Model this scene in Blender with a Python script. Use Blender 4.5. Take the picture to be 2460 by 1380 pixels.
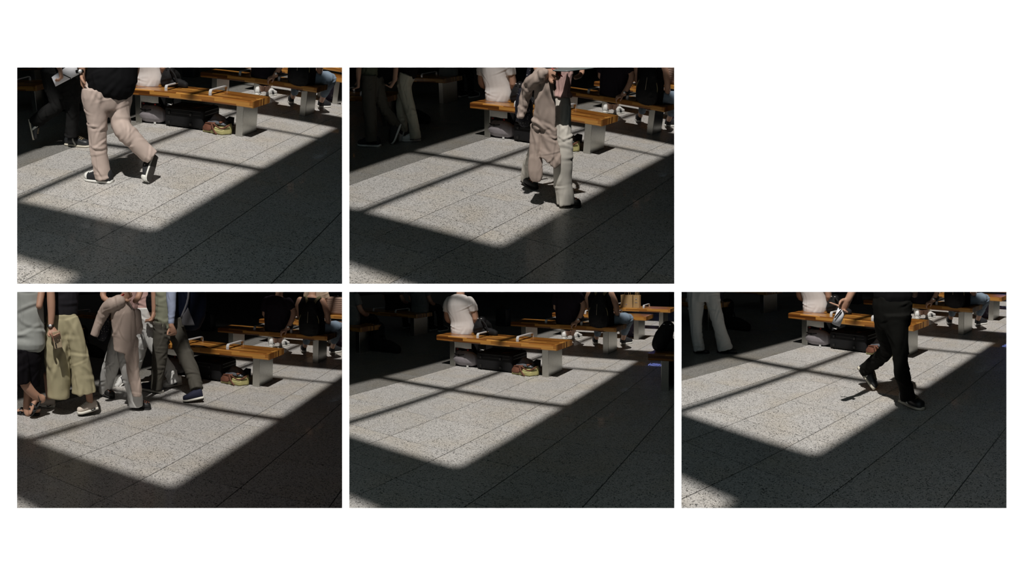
import bpy, bmesh, math, random
import numpy as np
from mathutils import Vector, Matrix

for o in list(bpy.data.objects): bpy.data.objects.remove(o)
SC = bpy.context.scene
# ------------------------------------------------------------------ camera, world, exposure
# The sheet is a curved white display wall with five windows; a central-cylindrical
# (panoramic) camera stands in the middle of the curve. Behind each window is a full-size hall.
FG = 1312.0                                   # focal length in pixels of the 2460 x 1380 frame
cam = bpy.data.cameras.new('camera'); camo = bpy.data.objects.new('camera', cam)
SC.collection.objects.link(camo); SC.camera = camo
cam.type = 'PANO'; cam.panorama_type = 'CENTRAL_CYLINDRICAL'
cam.central_cylindrical_range_u_min = -1230/FG; cam.central_cylindrical_range_u_max = 1230/FG
cam.central_cylindrical_range_v_min = -690/FG; cam.central_cylindrical_range_v_max = 690/FG
cam.central_cylindrical_radius = 1.0
camo.rotation_euler = (math.pi/2, 0, 0)       # looks along +Y, level
cam.clip_start = 0.05
SC.cycles.max_bounces = 3; SC.cycles.diffuse_bounces = 2; SC.cycles.glossy_bounces = 2; SC.cycles.adaptive_threshold = 0.04; SC.cycles.transmission_bounces = 2; SC.cycles.caustics_reflective = False; SC.cycles.caustics_refractive = False
vs = SC.view_settings
vs.view_transform = 'Standard'; vs.look = 'None'; vs.exposure = 0.0; vs.gamma = 1.0; vs.use_curve_mapping = False
W = bpy.data.worlds.new('hall_world'); SC.world = W; W.use_nodes = True
W.node_tree.nodes['Background'].inputs[0].default_value = (0.6, 0.75, 0.9, 1)
W.node_tree.nodes['Background'].inputs[1].default_value = 0.001

# rooms: rotation rows (right, down, forward) and eye point (metres, hall axes) of each of the five pictures
POSES = {
 1: ([[0.96239,0.00176,0.27166],[0.24882,-0.40705,-0.87886],[0.10903,0.9134,-0.39218]], (3.9479,-3.60624,1.40786)),
 2: ([[0.83683,0.54731,0.01273],[0.2598,-0.37655,-0.88922],[-0.48189,0.74743,-0.4573]], (3.92374,-3.6135,1.43154)),
 3: ([[0.99896,-0.02514,0.03804],[0.03699,-0.04096,-0.99848],[0.02666,0.99884,-0.03999]], (3.93237,-3.64113,1.46617)),
 4: ([[0.86435,0.5028,-0.00995],[0.0213,-0.05638,-0.99818],[-0.50244,0.86257,-0.05944]], (4.18378,-3.76267,1.44942)),
 5: ([[0.40006,0.91474,-0.05664],[0.05573,-0.08596,-0.99474],[-0.91479,0.3948,-0.08537]], (3.96802,-3.61743,1.44627)),
}
WHERE = {1: 'upper left picture', 2: 'upper middle picture', 3: 'lower left picture', 4: 'lower middle picture', 5: 'lower right picture'}
PANEL = {1: (41,162,822,682.5), 2: (839,162,1620,682.5), 3: (41,701.5,822,1221.5), 4: (839,701.5,1620,1221.5), 5: (1637,701.5,2418,1221.5)}
SUN_TRAVEL = Vector((-0.238, 0.551, -1.0)).normalized()    # light comes over the viewer's shoulder, 59 degrees high
SUN_E = {1: 3.7, 2: 3.1, 3: 2.9, 4: 3.35, 5: 3.75}
AMB_E = {1: 0.95, 2: 0.52, 3: 0.4, 4: 0.62, 5: 0.76}
AMB_C = {1: (0.74,0.95,1.0), 2: (0.74,0.97,1.0), 3: (0.95,0.93,1.0), 4: (0.72,0.97,1.0), 5: (0.74,0.95,1.0)}
def room_matrix(p):
    R, c = POSES[p]
    R = Matrix(R); S = Matrix(((1,0,0),(0,0,1),(0,-1,0)))
    R = S @ R
    # re-orthonormalise
    a = R.row[0].normalized(); b = (R.row[1] - a*R.row[1].dot(a)).normalized(); d = a.cross(b)
    R = Matrix((a, b, d))
    return R.to_4x4() @ Matrix.Translation(-Vector(c))
MR = {p: room_matrix(p) for p in POSES}
COL = {}
for p in POSES:
    COL[p] = bpy.data.collections.new('hall_%d' % p); SC.collection.children.link(COL[p])
WALLCOL = bpy.data.collections.new('display_wall'); SC.collection.children.link(WALLCOL)

def lamp(name, kind, col, mat, **kw):
    d = bpy.data.lights.new(name, kind); o = bpy.data.objects.new(name, d); SC.collection.objects.link(o)
    o.matrix_world = mat
    for k, v in kw.items(): setattr(d, k, v)
    o.light_linking.receiver_collection = col; o.light_linking.blocker_collection = col
    return o
def aim(loc, direction):
    return Matrix.Translation(loc) @ Vector(direction).to_track_quat('-Z', 'Y').to_matrix().to_4x4()
for p in POSES:                                # each hall has its own sun through its own glass roof
    lamp('hall_sun', 'SUN', COL[p], MR[p] @ aim((4, -12, 14), SUN_TRAVEL), energy=SUN_E[p], angle=math.radians(0.75), color=(1.0, 0.955, 0.9))
    lamp('hall_fill', 'AREA', COL[p], MR[p] @ aim((2.6, -5.0, 5.2), (-0.15, 0.45, -1)), energy=AMB_E[p]*42, size=6, color=AMB_C[p])  # unseen fill lamp added in each hall to lift its shaded parts
lamp('wall_fill', 'POINT', WALLCOL, Matrix.Translation((0, 0, 0.9)), energy=240, shadow_soft_size=0.1)  # added lamp, lights only the display wall so it comes out white

# ------------------------------------------------------------------ materials
MATS = {}
def mat(name, col=(0.5,0.5,0.5), rough=0.6, metal=0.0, var=0.0, scale=30, bump=0.0, bscale=200, spec=0.5, sheen=0.0, trans=0.0, emit=None):
    if name in MATS: return MATS[name]
    m = bpy.data.materials.new(name); m.use_nodes = True; nt = m.node_tree; b = nt.nodes['Principled BSDF']
    b.inputs['Base Color'].default_value = (*col, 1); b.inputs['Roughness'].default_value = rough; b.inputs['Metallic'].default_value = metal
    b.inputs['Specular IOR Level'].default_value = spec
    if sheen: b.inputs['Sheen Weight'].default_value = sheen
    if trans: b.inputs['Transmission Weight'].default_value = trans
    if emit: b.inputs['Emission Color'].default_value = (*emit[:3], 1); b.inputs['Emission Strength'].default_value = emit[3]
    tc = nt.nodes.new('ShaderNodeTexCoord')
    if var:
        n = nt.nodes.new('ShaderNodeTexNoise'); n.inputs['Scale'].default_value = scale; n.inputs['Detail'].default_value = 4
        nt.links.new(tc.outputs['Object'], n.inputs['Vector'])
        mx = nt.nodes.new('ShaderNodeMix'); mx.data_type = 'RGBA'
        mx.inputs[6].default_value = (*[c*(1-var) for c in col], 1); mx.inputs[7].default_value = (*[min(1, c*(1+var)) for c in col], 1)
        nt.links.new(n.outputs['Fac'], mx.inputs[0]); nt.links.new(mx.outputs[2], b.inputs['Base Color'])
    if bump:
        n = nt.nodes.new('ShaderNodeTexNoise'); n.inputs['Scale'].default_value = bscale; n.inputs['Detail'].default_value = 3
        nt.links.new(tc.outputs['Object'], n.inputs['Vector'])
        bp = nt.nodes.new('ShaderNodeBump'); bp.inputs['Strength'].default_value = bump; bp.inputs['Distance'].default_value = 0.004
        nt.links.new(n.outputs['Fac'], bp.inputs['Height']); nt.links.new(bp.outputs['Normal'], b.inputs['Normal'])
    MATS[name] = m; return m

def granite(name, light, mid, dark, tone=0.0):
    m = bpy.data.materials.new(name); m.use_nodes = True; nt = m.node_tree; b = nt.nodes['Principled BSDF']; L = nt.links.new
    tc = nt.nodes.new('ShaderNodeTexCoord'); oi = nt.nodes.new('ShaderNodeObjectInfo')
    off = nt.nodes.new('ShaderNodeVectorMath'); off.operation = 'MULTIPLY_ADD'
    sc = nt.nodes.new('ShaderNodeCombineXYZ'); L(oi.outputs['Random'], sc.inputs[0]); L(oi.outputs['Random'], sc.inputs[1])
    L(sc.outputs[0], off.inputs[0]); off.inputs[1].default_value = (37, 91, 13); L(tc.outputs['Object'], off.inputs[2])
    def noise(scale, det=2):
        n = nt.nodes.new('ShaderNodeTexNoise'); n.inputs['Scale'].default_value = scale; n.inputs['Detail'].default_value = det; L(off.outputs[0], n.inputs['Vector']); return n
    def ramp(src, stops):
        r = nt.nodes.new('ShaderNodeValToRGB'); e = r.color_ramp.elements
        e[0].position, e[0].color = stops[0][0], (*stops[0][1], 1); e[1].position, e[1].color = stops[-1][0], (*stops[-1][1], 1)
        for s, c in stops[1:-1]:
            k = e.new(s); k.color = (*c, 1)
        L(src, r.inputs[0]); return r
    n1 = nt.nodes.new('ShaderNodeTexVoronoi'); n1.inputs['Scale'].default_value = 150; L(off.outputs[0], n1.inputs['Vector'])      # crystal grains
    sep = nt.nodes.new('ShaderNodeSeparateColor'); L(n1.outputs['Color'], sep.inputs[0])
    r1 = ramp(sep.outputs[0], [(0.07, dark), (0.11, mid), (0.45, light), (0.9, tuple(min(1, c*1.2) for c in light))])
    n2 = noise(135, 1)                                        # sparse larger black grains
    r2 = ramp(n2.outputs['Fac'], [(0.30, (0.12,)*3), (0.355, (1,)*3)])
    n3 = noise(2.2, 4)                                       # broad ochre staining of the slab
    r3 = ramp(n3.outputs['Fac'], [(0.45, (1,1,1)), (0.8, (0.98, 0.92, 0.82))])
    m1 = nt.nodes.new('ShaderNodeMix'); m1.data_type = 'RGBA'; m1.blend_type = 'MULTIPLY'; m1.inputs[0].default_value = 1
    L(r1.outputs[0], m1.inputs[6]); L(r2.outputs[0], m1.inputs[7])
    m2 = nt.nodes.new('ShaderNodeMix'); m2.data_type = 'RGBA'; m2.blend_type = 'MULTIPLY'; m2.inputs[0].default_value = 1
    L(m1.outputs[2], m2.inputs[6]); L(r3.outputs[0], m2.inputs[7])
    rv = ramp(oi.outputs['Random'], [(0, (0.95,)*3), (1, (1.04,)*3)])
    m3 = nt.nodes.new('ShaderNodeMix'); m3.data_type = 'RGBA'; m3.blend_type = 'MULTIPLY'; m3.inputs[0].default_value = 1
    L(m2.outputs[2], m3.inputs[6]); L(rv.outputs[0], m3.inputs[7])
    L(m3.outputs[2], b.inputs['Base Color'])
    b.inputs['Roughness'].default_value = 0.4
    b.inputs['Specular IOR Level'].default_value = 0.2
    b.inputs['Coat Weight'].default_value = 0.15; b.inputs['Coat Roughness'].default_value = 0.02; b.inputs['Coat IOR'].default_value = 1.5
    return m
M_TILE = granite('speckled_granite', (0.52,0.507,0.49), (0.37,0.36,0.345), (0.10,0.10,0.095))
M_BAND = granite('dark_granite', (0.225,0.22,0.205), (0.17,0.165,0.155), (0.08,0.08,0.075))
M_GROUT = mat('grout', (0.05,0.05,0.045), 0.9, var=0.2)
M_STEEL = mat('brushed_steel', (0.62,0.62,0.58), 0.32, 1.0, var=0.15, scale=60)
M_CHROME = mat('polished_steel', (0.8,0.8,0.8), 0.35, 0.35)
M_DARKWALL = mat('dark_wall', (0.03,0.034,0.034), 0.8, var=0.2, scale=3)
M_CEIL = mat('roof_paint', (0.08,0.08,0.08), 0.9)
M_WHITE = mat('white_wall_paint', (0.93,0.93,0.93), 0.9, spec=0.1)

def wood():
    m = bpy.data.materials.new('laminated_wood'); m.use_nodes = True; nt = m.node_tree; b = nt.nodes['Principled BSDF']; L = nt.links.new
    tc = nt.nodes.new('ShaderNodeTexCoord'); sp = nt.nodes.new('ShaderNodeSeparateXYZ'); L(tc.outputs['Object'], sp.inputs[0])
    sn = nt.nodes.new('ShaderNodeSeparateXYZ'); L(tc.outputs['Normal'], sn.inputs[0])
    def math_(op, a, c=None, v=None):
        n = nt.nodes.new('ShaderNodeMath'); n.operation = op
        L(a, n.inputs[0])
        if c is not None: L(c, n.inputs[1])
        if v is not None: n.inputs[1].default_value = v
        return n.outputs[0]
    nx = math_('ABSOLUTE', sn.outputs[0]); inv = math_('SUBTRACT', nx, v=1.0); inv = math_('MULTIPLY', inv, v=-1.0)
    zz = math_('MULTIPLY', sp.outputs[2], inv)
    yy = math_('ADD', sp.outputs[1], zz)
    cb = nt.nodes.new('ShaderNodeCombineXYZ'); L(sp.outputs[0], cb.inputs[0]); L(yy, cb.inputs[1])
    br = nt.nodes.new('ShaderNodeTexBrick'); L(cb.outputs[0], br.inputs['Vector'])
    br.inputs['Scale'].default_value = 1.0; br.inputs['Mortar Size'].default_value = 0.0006; br.inputs['Brick Width'].default_value = 0.42; br.inputs['Row Height'].default_value = 0.0335
    br.inputs['Color1'].default_value = (0,0,0,1); br.inputs['Color2'].default_value = (1,1,1,1); br.inputs['Mortar'].default_value = (0.2,0.2,0.2,1)
    br.offset = 0.37; br.offset_frequency = 2; br.squash = 0.7; br.squash_frequency = 3
    gm = nt.nodes.new('ShaderNodeMapping'); gm.inputs['Scale'].default_value = (4, 90, 90); L(tc.outputs['Object'], gm.inputs['Vector'])
    gn = nt.nodes.new('ShaderNodeTexNoise'); gn.inputs['Scale'].default_value = 1; gn.inputs['Detail'].default_value = 4; L(gm.outputs[0], gn.inputs['Vector'])
    mx = nt.nodes.new('ShaderNodeMix'); mx.data_type = 'FLOAT'; mx.inputs[0].default_value = 0.28
    L(br.outputs['Color'], mx.inputs[2]); L(gn.outputs['Fac'], mx.inputs[3])
    r = nt.nodes.new('ShaderNodeValToRGB'); e = r.color_ramp.elements
    e[0].position, e[0].color = 0.12, (0.055,0.016,0.004,1); e[1].position, e[1].color = 0.88, (0.58,0.29,0.065,1)
    k = e.new(0.42); k.color = (0.26,0.095,0.017,1)
    L(mx.outputs[0], r.inputs[0]); L(r.outputs[0], b.inputs['Base Color'])
    b.inputs['Roughness'].default_value = 0.3; b.inputs['Coat Weight'].default_value = 0.15; b.inputs['Coat Roughness'].default_value = 0.2
    return m
M_WOOD = wood()

# ------------------------------------------------------------------ helpers
def tagk(o, kind): o['kind'] = kind; return o
def tag(o, label, cat, group=None):
    o['label'] = label; o['category'] = cat
    if group: o['group'] = group
    return o
def mesh_from(name, verts, faces, material, smooth=True):
    me = bpy.data.meshes.new(name); me.from_pydata([tuple(v) for v in verts], [], faces); me.update()
    if material: me.materials.append(material)
    if smooth:
        for f in me.polygons: f.use_smooth = True
    return me
def bm_mesh(name, bm, material, smooth=False):
    bmesh.ops.recalc_face_normals(bm, faces=bm.faces)
    me = bpy.data.meshes.new(name); bm.to_mesh(me); bm.free()
    if material: me.materials.append(material)
    if smooth:
        for f in me.polygons: f.use_smooth = True
    return me
def put(p, name, data, loc=(0,0,0), rot=None, parent=None):
    """link an object in hall p; top-level objects get the hall's placement"""
    o = bpy.data.objects.new(name, data); COL[p].objects.link(o)
    L = Matrix.Translation(loc)
    if rot is not None: L = L @ rot
    if parent is None: o.matrix_world = MR[p] @ L
    else: o.parent = parent; o.matrix_local = L
    return o
def bevel_box(sx, sy, sz, r=0.01, seg=2, center=(0,0,0), base=True):
    bm = bmesh.new(); bmesh.ops.create_cube(bm, size=1)
    for v in bm.verts: v.co = Vector((v.co.x*sx, v.co.y*sy, v.co.z*sz + (sz/2 if base else 0))) + Vector(center)
    if r > 0: bmesh.ops.bevel(bm, geom=bm.edges[:], offset=r, segments=seg, affect='EDGES', profile=0.5)
    return bm
def add_box(bm, c, s, rot=None):
    ret = bmesh.ops.create_cube(bm, size=1); T = Matrix.Translation(c) @ (rot.to_4x4() if rot else Matrix()) @ Matrix.Diagonal((*s, 1))
    bmesh.ops.transform(bm, matrix=T, verts=ret['verts'])
def frame_for(d, ref):
    d = d.normalized(); u = d.cross(ref)
    if u.length < 1e-4: u = d.cross(Vector((1, 0, 0)) if abs(d.x) < 0.9 else Vector((0, 1, 0)))
    u.normalize(); v = u.cross(d); v.normalize(); return u, v
def tube_geo(pts, ref=(0,0,1), seg=16, sub=3, round_a=True, round_b=True):
    """closed tapered tube; pts = (x,y,z,r,depth_ratio). Width lies across ref, depth along ref."""
    ref = Vector(ref); P = [Vector(q[:3]) for q in pts]; n = len(P)
    C = []; Rr = []; D = []
    for i in range(n-1):                        # catmull-rom resample
        p0 = P[max(i-1,0)]; p1 = P[i]; p2 = P[i+1]; p3 = P[min(i+2,n-1)]
        for k in range(sub):
            t = k/sub
            C.append(0.5*((2*p1)+(p2-p0)*t+(2*p0-5*p1+4*p2-p3)*t*t+(3*p1-p0-3*p2+p3)*t**3))
            Rr.append(pts[i][3]*(1-t)+pts[i+1][3]*t); D.append(pts[i][4]*(1-t)+pts[i+1][4]*t)
    C.append(P[-1]); Rr.append(pts[-1][3]); D.append(pts[-1][4])
    dirs = [(C[min(i+1,len(C)-1)]-C[max(i-1,0)]) for i in range(len(C))]
    rings = []
    def ring(c, u, v, r, d): rings.append([c + u*(r*math.cos(2*math.pi*k/seg)) + v*(r*d*math.sin(2*math.pi*k/seg)) for k in range(seg)])
    if round_a:
        u, v = frame_for(dirs[0], ref); dn = dirs[0].normalized()
        for a in (80, 50, 25): ring(C[0]-dn*Rr[0]*min(1, D[0])*math.sin(math.radians(a)), u, v, Rr[0]*math.cos(math.radians(a)), D[0])
    for c, dd, r, d in zip(C, dirs, Rr, D):
        u, v = frame_for(dd, ref); ring(c, u, v, r, d)
    if round_b:
        u, v = frame_for(dirs[-1], ref); dn = dirs[-1].normalized()
        for a in (25, 50, 80): ring(C[-1]+dn*Rr[-1]*min(1, D[-1])*math.sin(math.radians(a)), u, v, Rr[-1]*math.cos(math.radians(a)), D[-1])
    V = [v for rg in rings for v in rg]; F = []
    for i in range(len(rings)-1):
        for k in range(seg):
            a = i*seg+k; b = i*seg+(k+1) % seg; F.append((a, b, b+seg, a+seg))
    F.append(tuple(range(seg-1, -1, -1))); F.append(tuple(range((len(rings)-1)*seg, len(rings)*seg)))
    return V, F
def join_geo(parts):
    V = []; F = []
    for v, f in parts:
        o = len(V); V += list(v); F += [tuple(i+o for i in q) for q in f]
    return V, F
def strap(pts, width, thick, up=(0,0,1), sub=4):
    """flat band swept along pts"""
    P = [Vector(q) for q in pts]; n = len(P); C = []
    for i in range(n-1):
        p0 = P[max(i-1,0)]; p1 = P[i]; p2 = P[i+1]; p3 = P[min(i+2,n-1)]
        for k in range(sub):
            t = k/sub; C.append(0.5*((2*p1)+(p2-p0)*t+(2*p0-5*p1+4*p2-p3)*t*t+(3*p1-p0-3*p2+p3)*t**3))
    C.append(P[-1]); V = []; F = []; up = Vector(up)
    for i, c in enumerate(C):
        d = C[min(i+1,len(C)-1)]-C[max(i-1,0)]; u, v = frame_for(d, up)
        for a, b in ((-1,-1),(1,-1),(1,1),(-1,1)): V.append(c + u*(a*width/2) + v*(b*thick/2))
    for i in range(len(C)-1):
        for k in range(4): a = i*4+k; b = i*4+(k+1) % 4; F.append((a, b, b+4, a+4))
    F.append((3,2,1,0)); e = (len(C)-1)*4; F.append((e, e+1, e+2, e+3))
    return V, F
_rs = np.random.RandomState(7)
def folds(co, seed, amp, freq, stretch=(1,1,1), warp=0.6):
    """cloth folds: warped ridged waves"""
    rs = np.random.RandomState(seed); q = co*np.array(stretch); out = np.zeros(len(co))
    for k in range(5):
        d = rs.normal(size=3); d /= np.linalg.norm(d); w = rs.normal(size=3); w /= np.linalg.norm(w)
        f = freq*(0.7+0.9*rs.rand()); ph = rs.rand()*6.28
        s = np.sin(q@d*f + warp*3*np.sin(q@w*f*0.45+ph*2) + ph)
        out += (1-np.abs(s))*1.6-0.8 if k % 2 else s
    return out/5*amp*0.9
def creases(co, no, seed, n, amp, ln, wd, vert):
    """cloth creases: soft curved ridges with a furrow beside them, scattered over the surface"""
    rs = np.random.RandomState(seed); out = np.zeros(len(co))
    for k in range(n):
        i = rs.randint(len(co)); c = co[i]; nn = no[i]
        d = rs.normal(size=3)*np.array([1, 1, 0.35]) if rs.rand() > vert else np.array([rs.normal()*0.3, rs.normal()*0.3, 1.0])
        t = d - nn*(d@nn); t /= np.linalg.norm(t)+1e-9; s = np.cross(nn, t)
        l = ln*(0.5+rs.rand()); w = wd*(0.6+0.8*rs.rand()); a = amp*(0.4+0.8*rs.rand()); kk = rs.normal()*1.2
        v = co - c; al = v@t; ac = v@s + kk*al*al; dp = v@nn
        m = (np.abs(dp) < 0.14) & (np.abs(al) < 2.2*l) & (np.abs(ac) < 5*w)
        al, ac2 = al[m], ac[m]
        out[m] += a*np.exp(-(al/l)**2-(dp[m]/0.06)**2)*(np.exp(-(ac2/w)**2) - 0.8*np.exp(-((ac2-1.7*w)/w)**2))
    return out
CREASE = {'trousers': [(64,0.0065,0.06,0.011,0.25),(24,0.006,0.18,0.016,0.92)], 'culottes': [(26,0.009,0.32,0.024,0.97),(22,0.0045,0.1,0.016,0.3)], 'jeans': [(60,0.005,0.06,0.012,0.3)],
          'shirt': [(40,0.006,0.12,0.016,0.45)], 't_shirt': [(30,0.0045,0.12,0.014,0.6)], 'tank_top': [(20,0.004,0.1,0.014,0.5)], 'blouse': [(60,0.004,0.1,0.008,0.85)], 'top': [(36,0.005,0.1,0.015,0.4)],
          'shorts': [(30,0.005,0.12,0.016,0.7)], 'jacket_cloth': [(34,0.0048,0.26,0.013,0.92),(16,0.003,0.08,0.010,0.35)], 'arm_sleeve': [(26,0.003,0.03,0.007,0.05)], 'bag_body': [(20,0.005,0.1,0.014,0.7)], 'shell': [(14,0.004,0.1,0.014,0.5)], 'sack': [(26,0.008,0.07,0.014,0.5)]}
def fuse(name, parts, material, voxel=0.009, smooth=3, fold=None, seed=1):
    """union of closed shapes as one continuous skin (voxel remesh), relaxed, with cloth folds"""
    V, F = join_geo(parts); me = mesh_from('tmp', V, F, None)
    o = bpy.data.objects.new('tmp', me); SC.collection.objects.link(o)
    r = o.modifiers.new('r', 'REMESH'); r.mode = 'VOXEL'; r.voxel_size = voxel; r.adaptivity = 0.0
    if smooth:
        s = o.modifiers.new('s', 'SMOOTH'); s.factor = 0.5; s.iterations = smooth
    dg = bpy.context.evaluated_depsgraph_get(); ev = o.evaluated_get(dg); out = bpy.data.meshes.new_from_object(ev)
    bpy.data.objects.remove(o); bpy.data.meshes.remove(me)
    out.name = name
    if fold:
        n = len(out.vertices); co = np.empty(n*3); out.vertices.foreach_get('co', co); co = co.reshape(-1, 3)
        no = np.empty(n*3); out.vertices.foreach_get('normal', no); no = no.reshape(-1, 3)
        d = np.zeros(n)
        for (amp, freq, st) in fold: d += folds(co, seed, amp*0.5, freq*0.6, st); seed += 1
        for q in CREASE.get(name, []): d += creases(co, no, seed, *q); seed += 1
        co = co + no*d[:, None]
        out.vertices.foreach_set('co', co.ravel()); out.update()
    out.materials.clear(); out.materials.append(material)
    for f in out.polygons: f.use_smooth = True
    return out
def project(p, P):
    q = MR[p] @ Vector(P)
    return 1230 + FG*math.atan2(q.x, q.y), 690 - FG*q.z/math.hypot(q.x, q.y)
def in_panel(p, P, mx=30, my=30):
    x, y = project(p, P); a, b, c, d = PANEL[p]
    return a-mx < x < c+mx and b-my < y < d+my

# ------------------------------------------------------------------ display wall
RW = 1.5
def build_wall():
    xs = sorted({-1700, -1400, -1000, -700, -400, -200, -60, 41, 822, 839, 1620, 1637, 2418, 2520, 2700, 3000, 3300, 3600, 3900, 4100}
                | {41+k*781/16 for k in range(17)} | {839+k*781/16 for k in range(17)} | {1637+k*781/16 for k in range(17)})
    ys = [-250, 0, 162, 682.5, 701.5, 1221.5, 1380, 1630]
    def hole(i, j):
        x = (xs[i]+xs[i+1])/2; y = (ys[j]+ys[j+1])/2
        return any(a < x < c and b < y < d for a, b, c, d in PANEL.values())
    bm = bmesh.new(); G = {}
    for s, R in ((0, RW), (1, RW+0.02)):
        for i, x in enumerate(xs):
            for j, y in enumerate(ys):
                lon = (x-1230)/FG; G[s,i,j] = bm.verts.new((R*math.sin(lon), R*math.cos(lon), -(y-690)/FG*R))
    solid = lambda i, j: 0 <= i < len(xs)-1 and 0 <= j < len(ys)-1 and not hole(i, j)
    for i in range(len(xs)-1):
        for j in range(len(ys)-1):
            if not solid(i, j): continue
            bm.faces.new((G[0,i,j], G[0,i+1,j], G[0,i+1,j+1], G[0,i,j+1]))
            bm.faces.new((G[1,i,j], G[1,i,j+1], G[1,i+1,j+1], G[1,i+1,j]))
            for (di, dj, a, b) in ((-1,0,(i,j),(i,j+1)), (1,0,(i+1,j),(i+1,j+1)), (0,-1,(i,j),(i+1,j)), (0,1,(i,j+1),(i+1,j+1))):
                if not solid(i+di, j+dj): bm.faces.new((G[0,a[0],a[1]], G[0,b[0],b[1]], G[1,b[0],b[1]], G[1,a[0],a[1]]))
    loose = [v for v in bm.verts if not v.link_faces]; bmesh.ops.delete(bm, geom=loose, context='VERTS')
    o = bpy.data.objects.new('wall_front', bm_mesh('wall_front', bm, M_WHITE)); WALLCOL.objects.link(o); tagk(o, 'structure')
    # thin dark partitions between neighbouring halls
    for k, px in enumerate((830.5, 1628.5)):
        lon = (px-1230)/FG; bm = bmesh.new()
        add_box(bm, (0, 10.8, 0.2 if k == 0 else -0.6), (0.012, 18.4, 5.0 if k == 0 else 3.4))
        q = bpy.data.objects.new('wall_partition', bm_mesh('wall_partition', bm, M_DARKWALL)); WALLCOL.objects.link(q)
        q.rotation_euler = (0, 0, -lon); tagk(q, 'structure')
    # dark ledge closing the gap between the wall and the upper halls' floors (level with the eye, seen edge-on)
    bm = bmesh.new(); a0, a1, k = -0.93, 0.3037, 24; rows = []
    for i in range(k+1):
        a = a0+(a1-a0)*i/k; rows.append([bm.verts.new((r*math.sin(a), r*math.cos(a), z)) for r, z in ((RW+0.03,0.002),(3.2,0.002),(3.2,-0.003),(RW+0.03,-0.003))])
    for u, v in zip(rows[:-1], rows[1:]):
        for j in range(4): bm.faces.new((u[j], u[(j+1)%4], v[(j+1)%4], v[j]))
    bm.faces.new(rows[0]); bm.faces.new(rows[-1][::-1])
    o = bpy.data.objects.new('wall_ledge', bm_mesh('wall_ledge', bm, M_DARKWALL)); WALLCOL.objects.link(o); tagk(o, 'structure')
build_wall()

# ------------------------------------------------------------------ halls: floor, roof, walls
T = 0.6
def tile_mesh():
    bm = bevel_box(T-0.0075, T-0.0075, 0.02, 0.0, 1, (0, 0, -0.02)); return bm_mesh('tile', bm, M_TILE)
TILE = tile_mesh()
def strip_mesh(w, l, m):
    bm = bevel_box(w-0.003, l-0.003, 0.02, 0.0, 1, (0, 0, -0.02)); return bm_mesh('slab', bm, m)
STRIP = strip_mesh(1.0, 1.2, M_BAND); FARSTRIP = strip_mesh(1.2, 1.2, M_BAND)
H = 8.0
def roof_mesh():
    """solid roof with the glazed openings that let the sun in; openings are given as lit floor areas"""
    sx, sy = 0.238*H, -0.551*H
    bar = 0.05
    xs = [-14, -0.33, 0.69-bar, 0.69+bar, 2.03, 14]
    lit = [(-4.2,-1.60), (-0.84,0.82), (0.925,2.46), (2.52,3.25)]
    ys = sorted({-9.0, 22.0} | {v for q in lit for v in q})
    bm = bmesh.new()
    def slab(x0, x1, y0, y1):
        add_box(bm, ((x0+x1)/2+sx, (y0+y1)/2+sy, H+0.03), (x1-x0, y1-y0, 0.06))
    for j in range(len(ys)-1):
        y0, y1 = ys[j], ys[j+1]; open_ = any(a <= (y0+y1)/2 <= b for a, b in lit)
        if y1 > 3.9: continue
        if not open_: slab(-14, 14, y0, y1)
        else: slab(xs[0], xs[1], y0, y1); slab(xs[2], xs[3], y0, y1); slab(xs[4], xs[5], y0, y1)
    # farther bay, a little wider
    slab(-14, 14, 3.25, 4.02); slab(-14, -0.33, 4.02, 7.6); slab(0.69-bar, 0.69+bar, 4.02, 7.6); slab(2.75, 14, 4.02, 7.6)
    slab(-0.33, 2.75, 5.45, 5.52); slab(-14, 14, 7.6, 22)
    return bm_mesh('ceiling', bm, M_CEIL)
ROOF = roof_mesh()
def build_hall(p):
    me = bpy.data.meshes.new('floor'); me.from_pydata([(-16,-6,-0.006),(9,-6,-0.006),(9,22,-0.006),(-16,22,-0.006)], [], [(0,1,2,3)]); me.materials.append(M_GROUT)
    fl = tagk(put(p, 'floor', me), 'structure')
    for j in range(-9, 22):
        for i in range(0, 12):
            c = ((i+0.5)*T, (j+0.5)*T, 0)
            if any(in_panel(p, (c[0]+dx, c[1]+dy, 0), 12, 12) for dx in (-0.3,0,0.3) for dy in (-0.3,0,0.3)): put(p, 'tile', TILE, c, parent=fl)
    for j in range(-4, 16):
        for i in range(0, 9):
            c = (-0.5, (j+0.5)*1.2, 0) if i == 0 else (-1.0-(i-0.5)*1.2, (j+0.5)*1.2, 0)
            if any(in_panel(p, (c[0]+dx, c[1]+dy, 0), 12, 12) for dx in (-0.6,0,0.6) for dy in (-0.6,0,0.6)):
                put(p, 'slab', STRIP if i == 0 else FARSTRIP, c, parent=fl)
    tagk(put(p, 'ceiling', ROOF), 'structure')
    bm = bmesh.new(); add_box(bm, (-3, 21, 1.0), (24, 0.1, 2.2)); tagk(put(p, 'wall_back', bm_mesh('wall_back', bm, M_DARKWALL)), 'structure')
    bm = bmesh.new(); add_box(bm, (-14, 8, 1.0), (0.1, 26, 2.2)); tagk(put(p, 'wall_left', bm_mesh('wall_left', bm, M_DARKWALL)), 'structure')
for p in POSES: build_hall(p)
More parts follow.
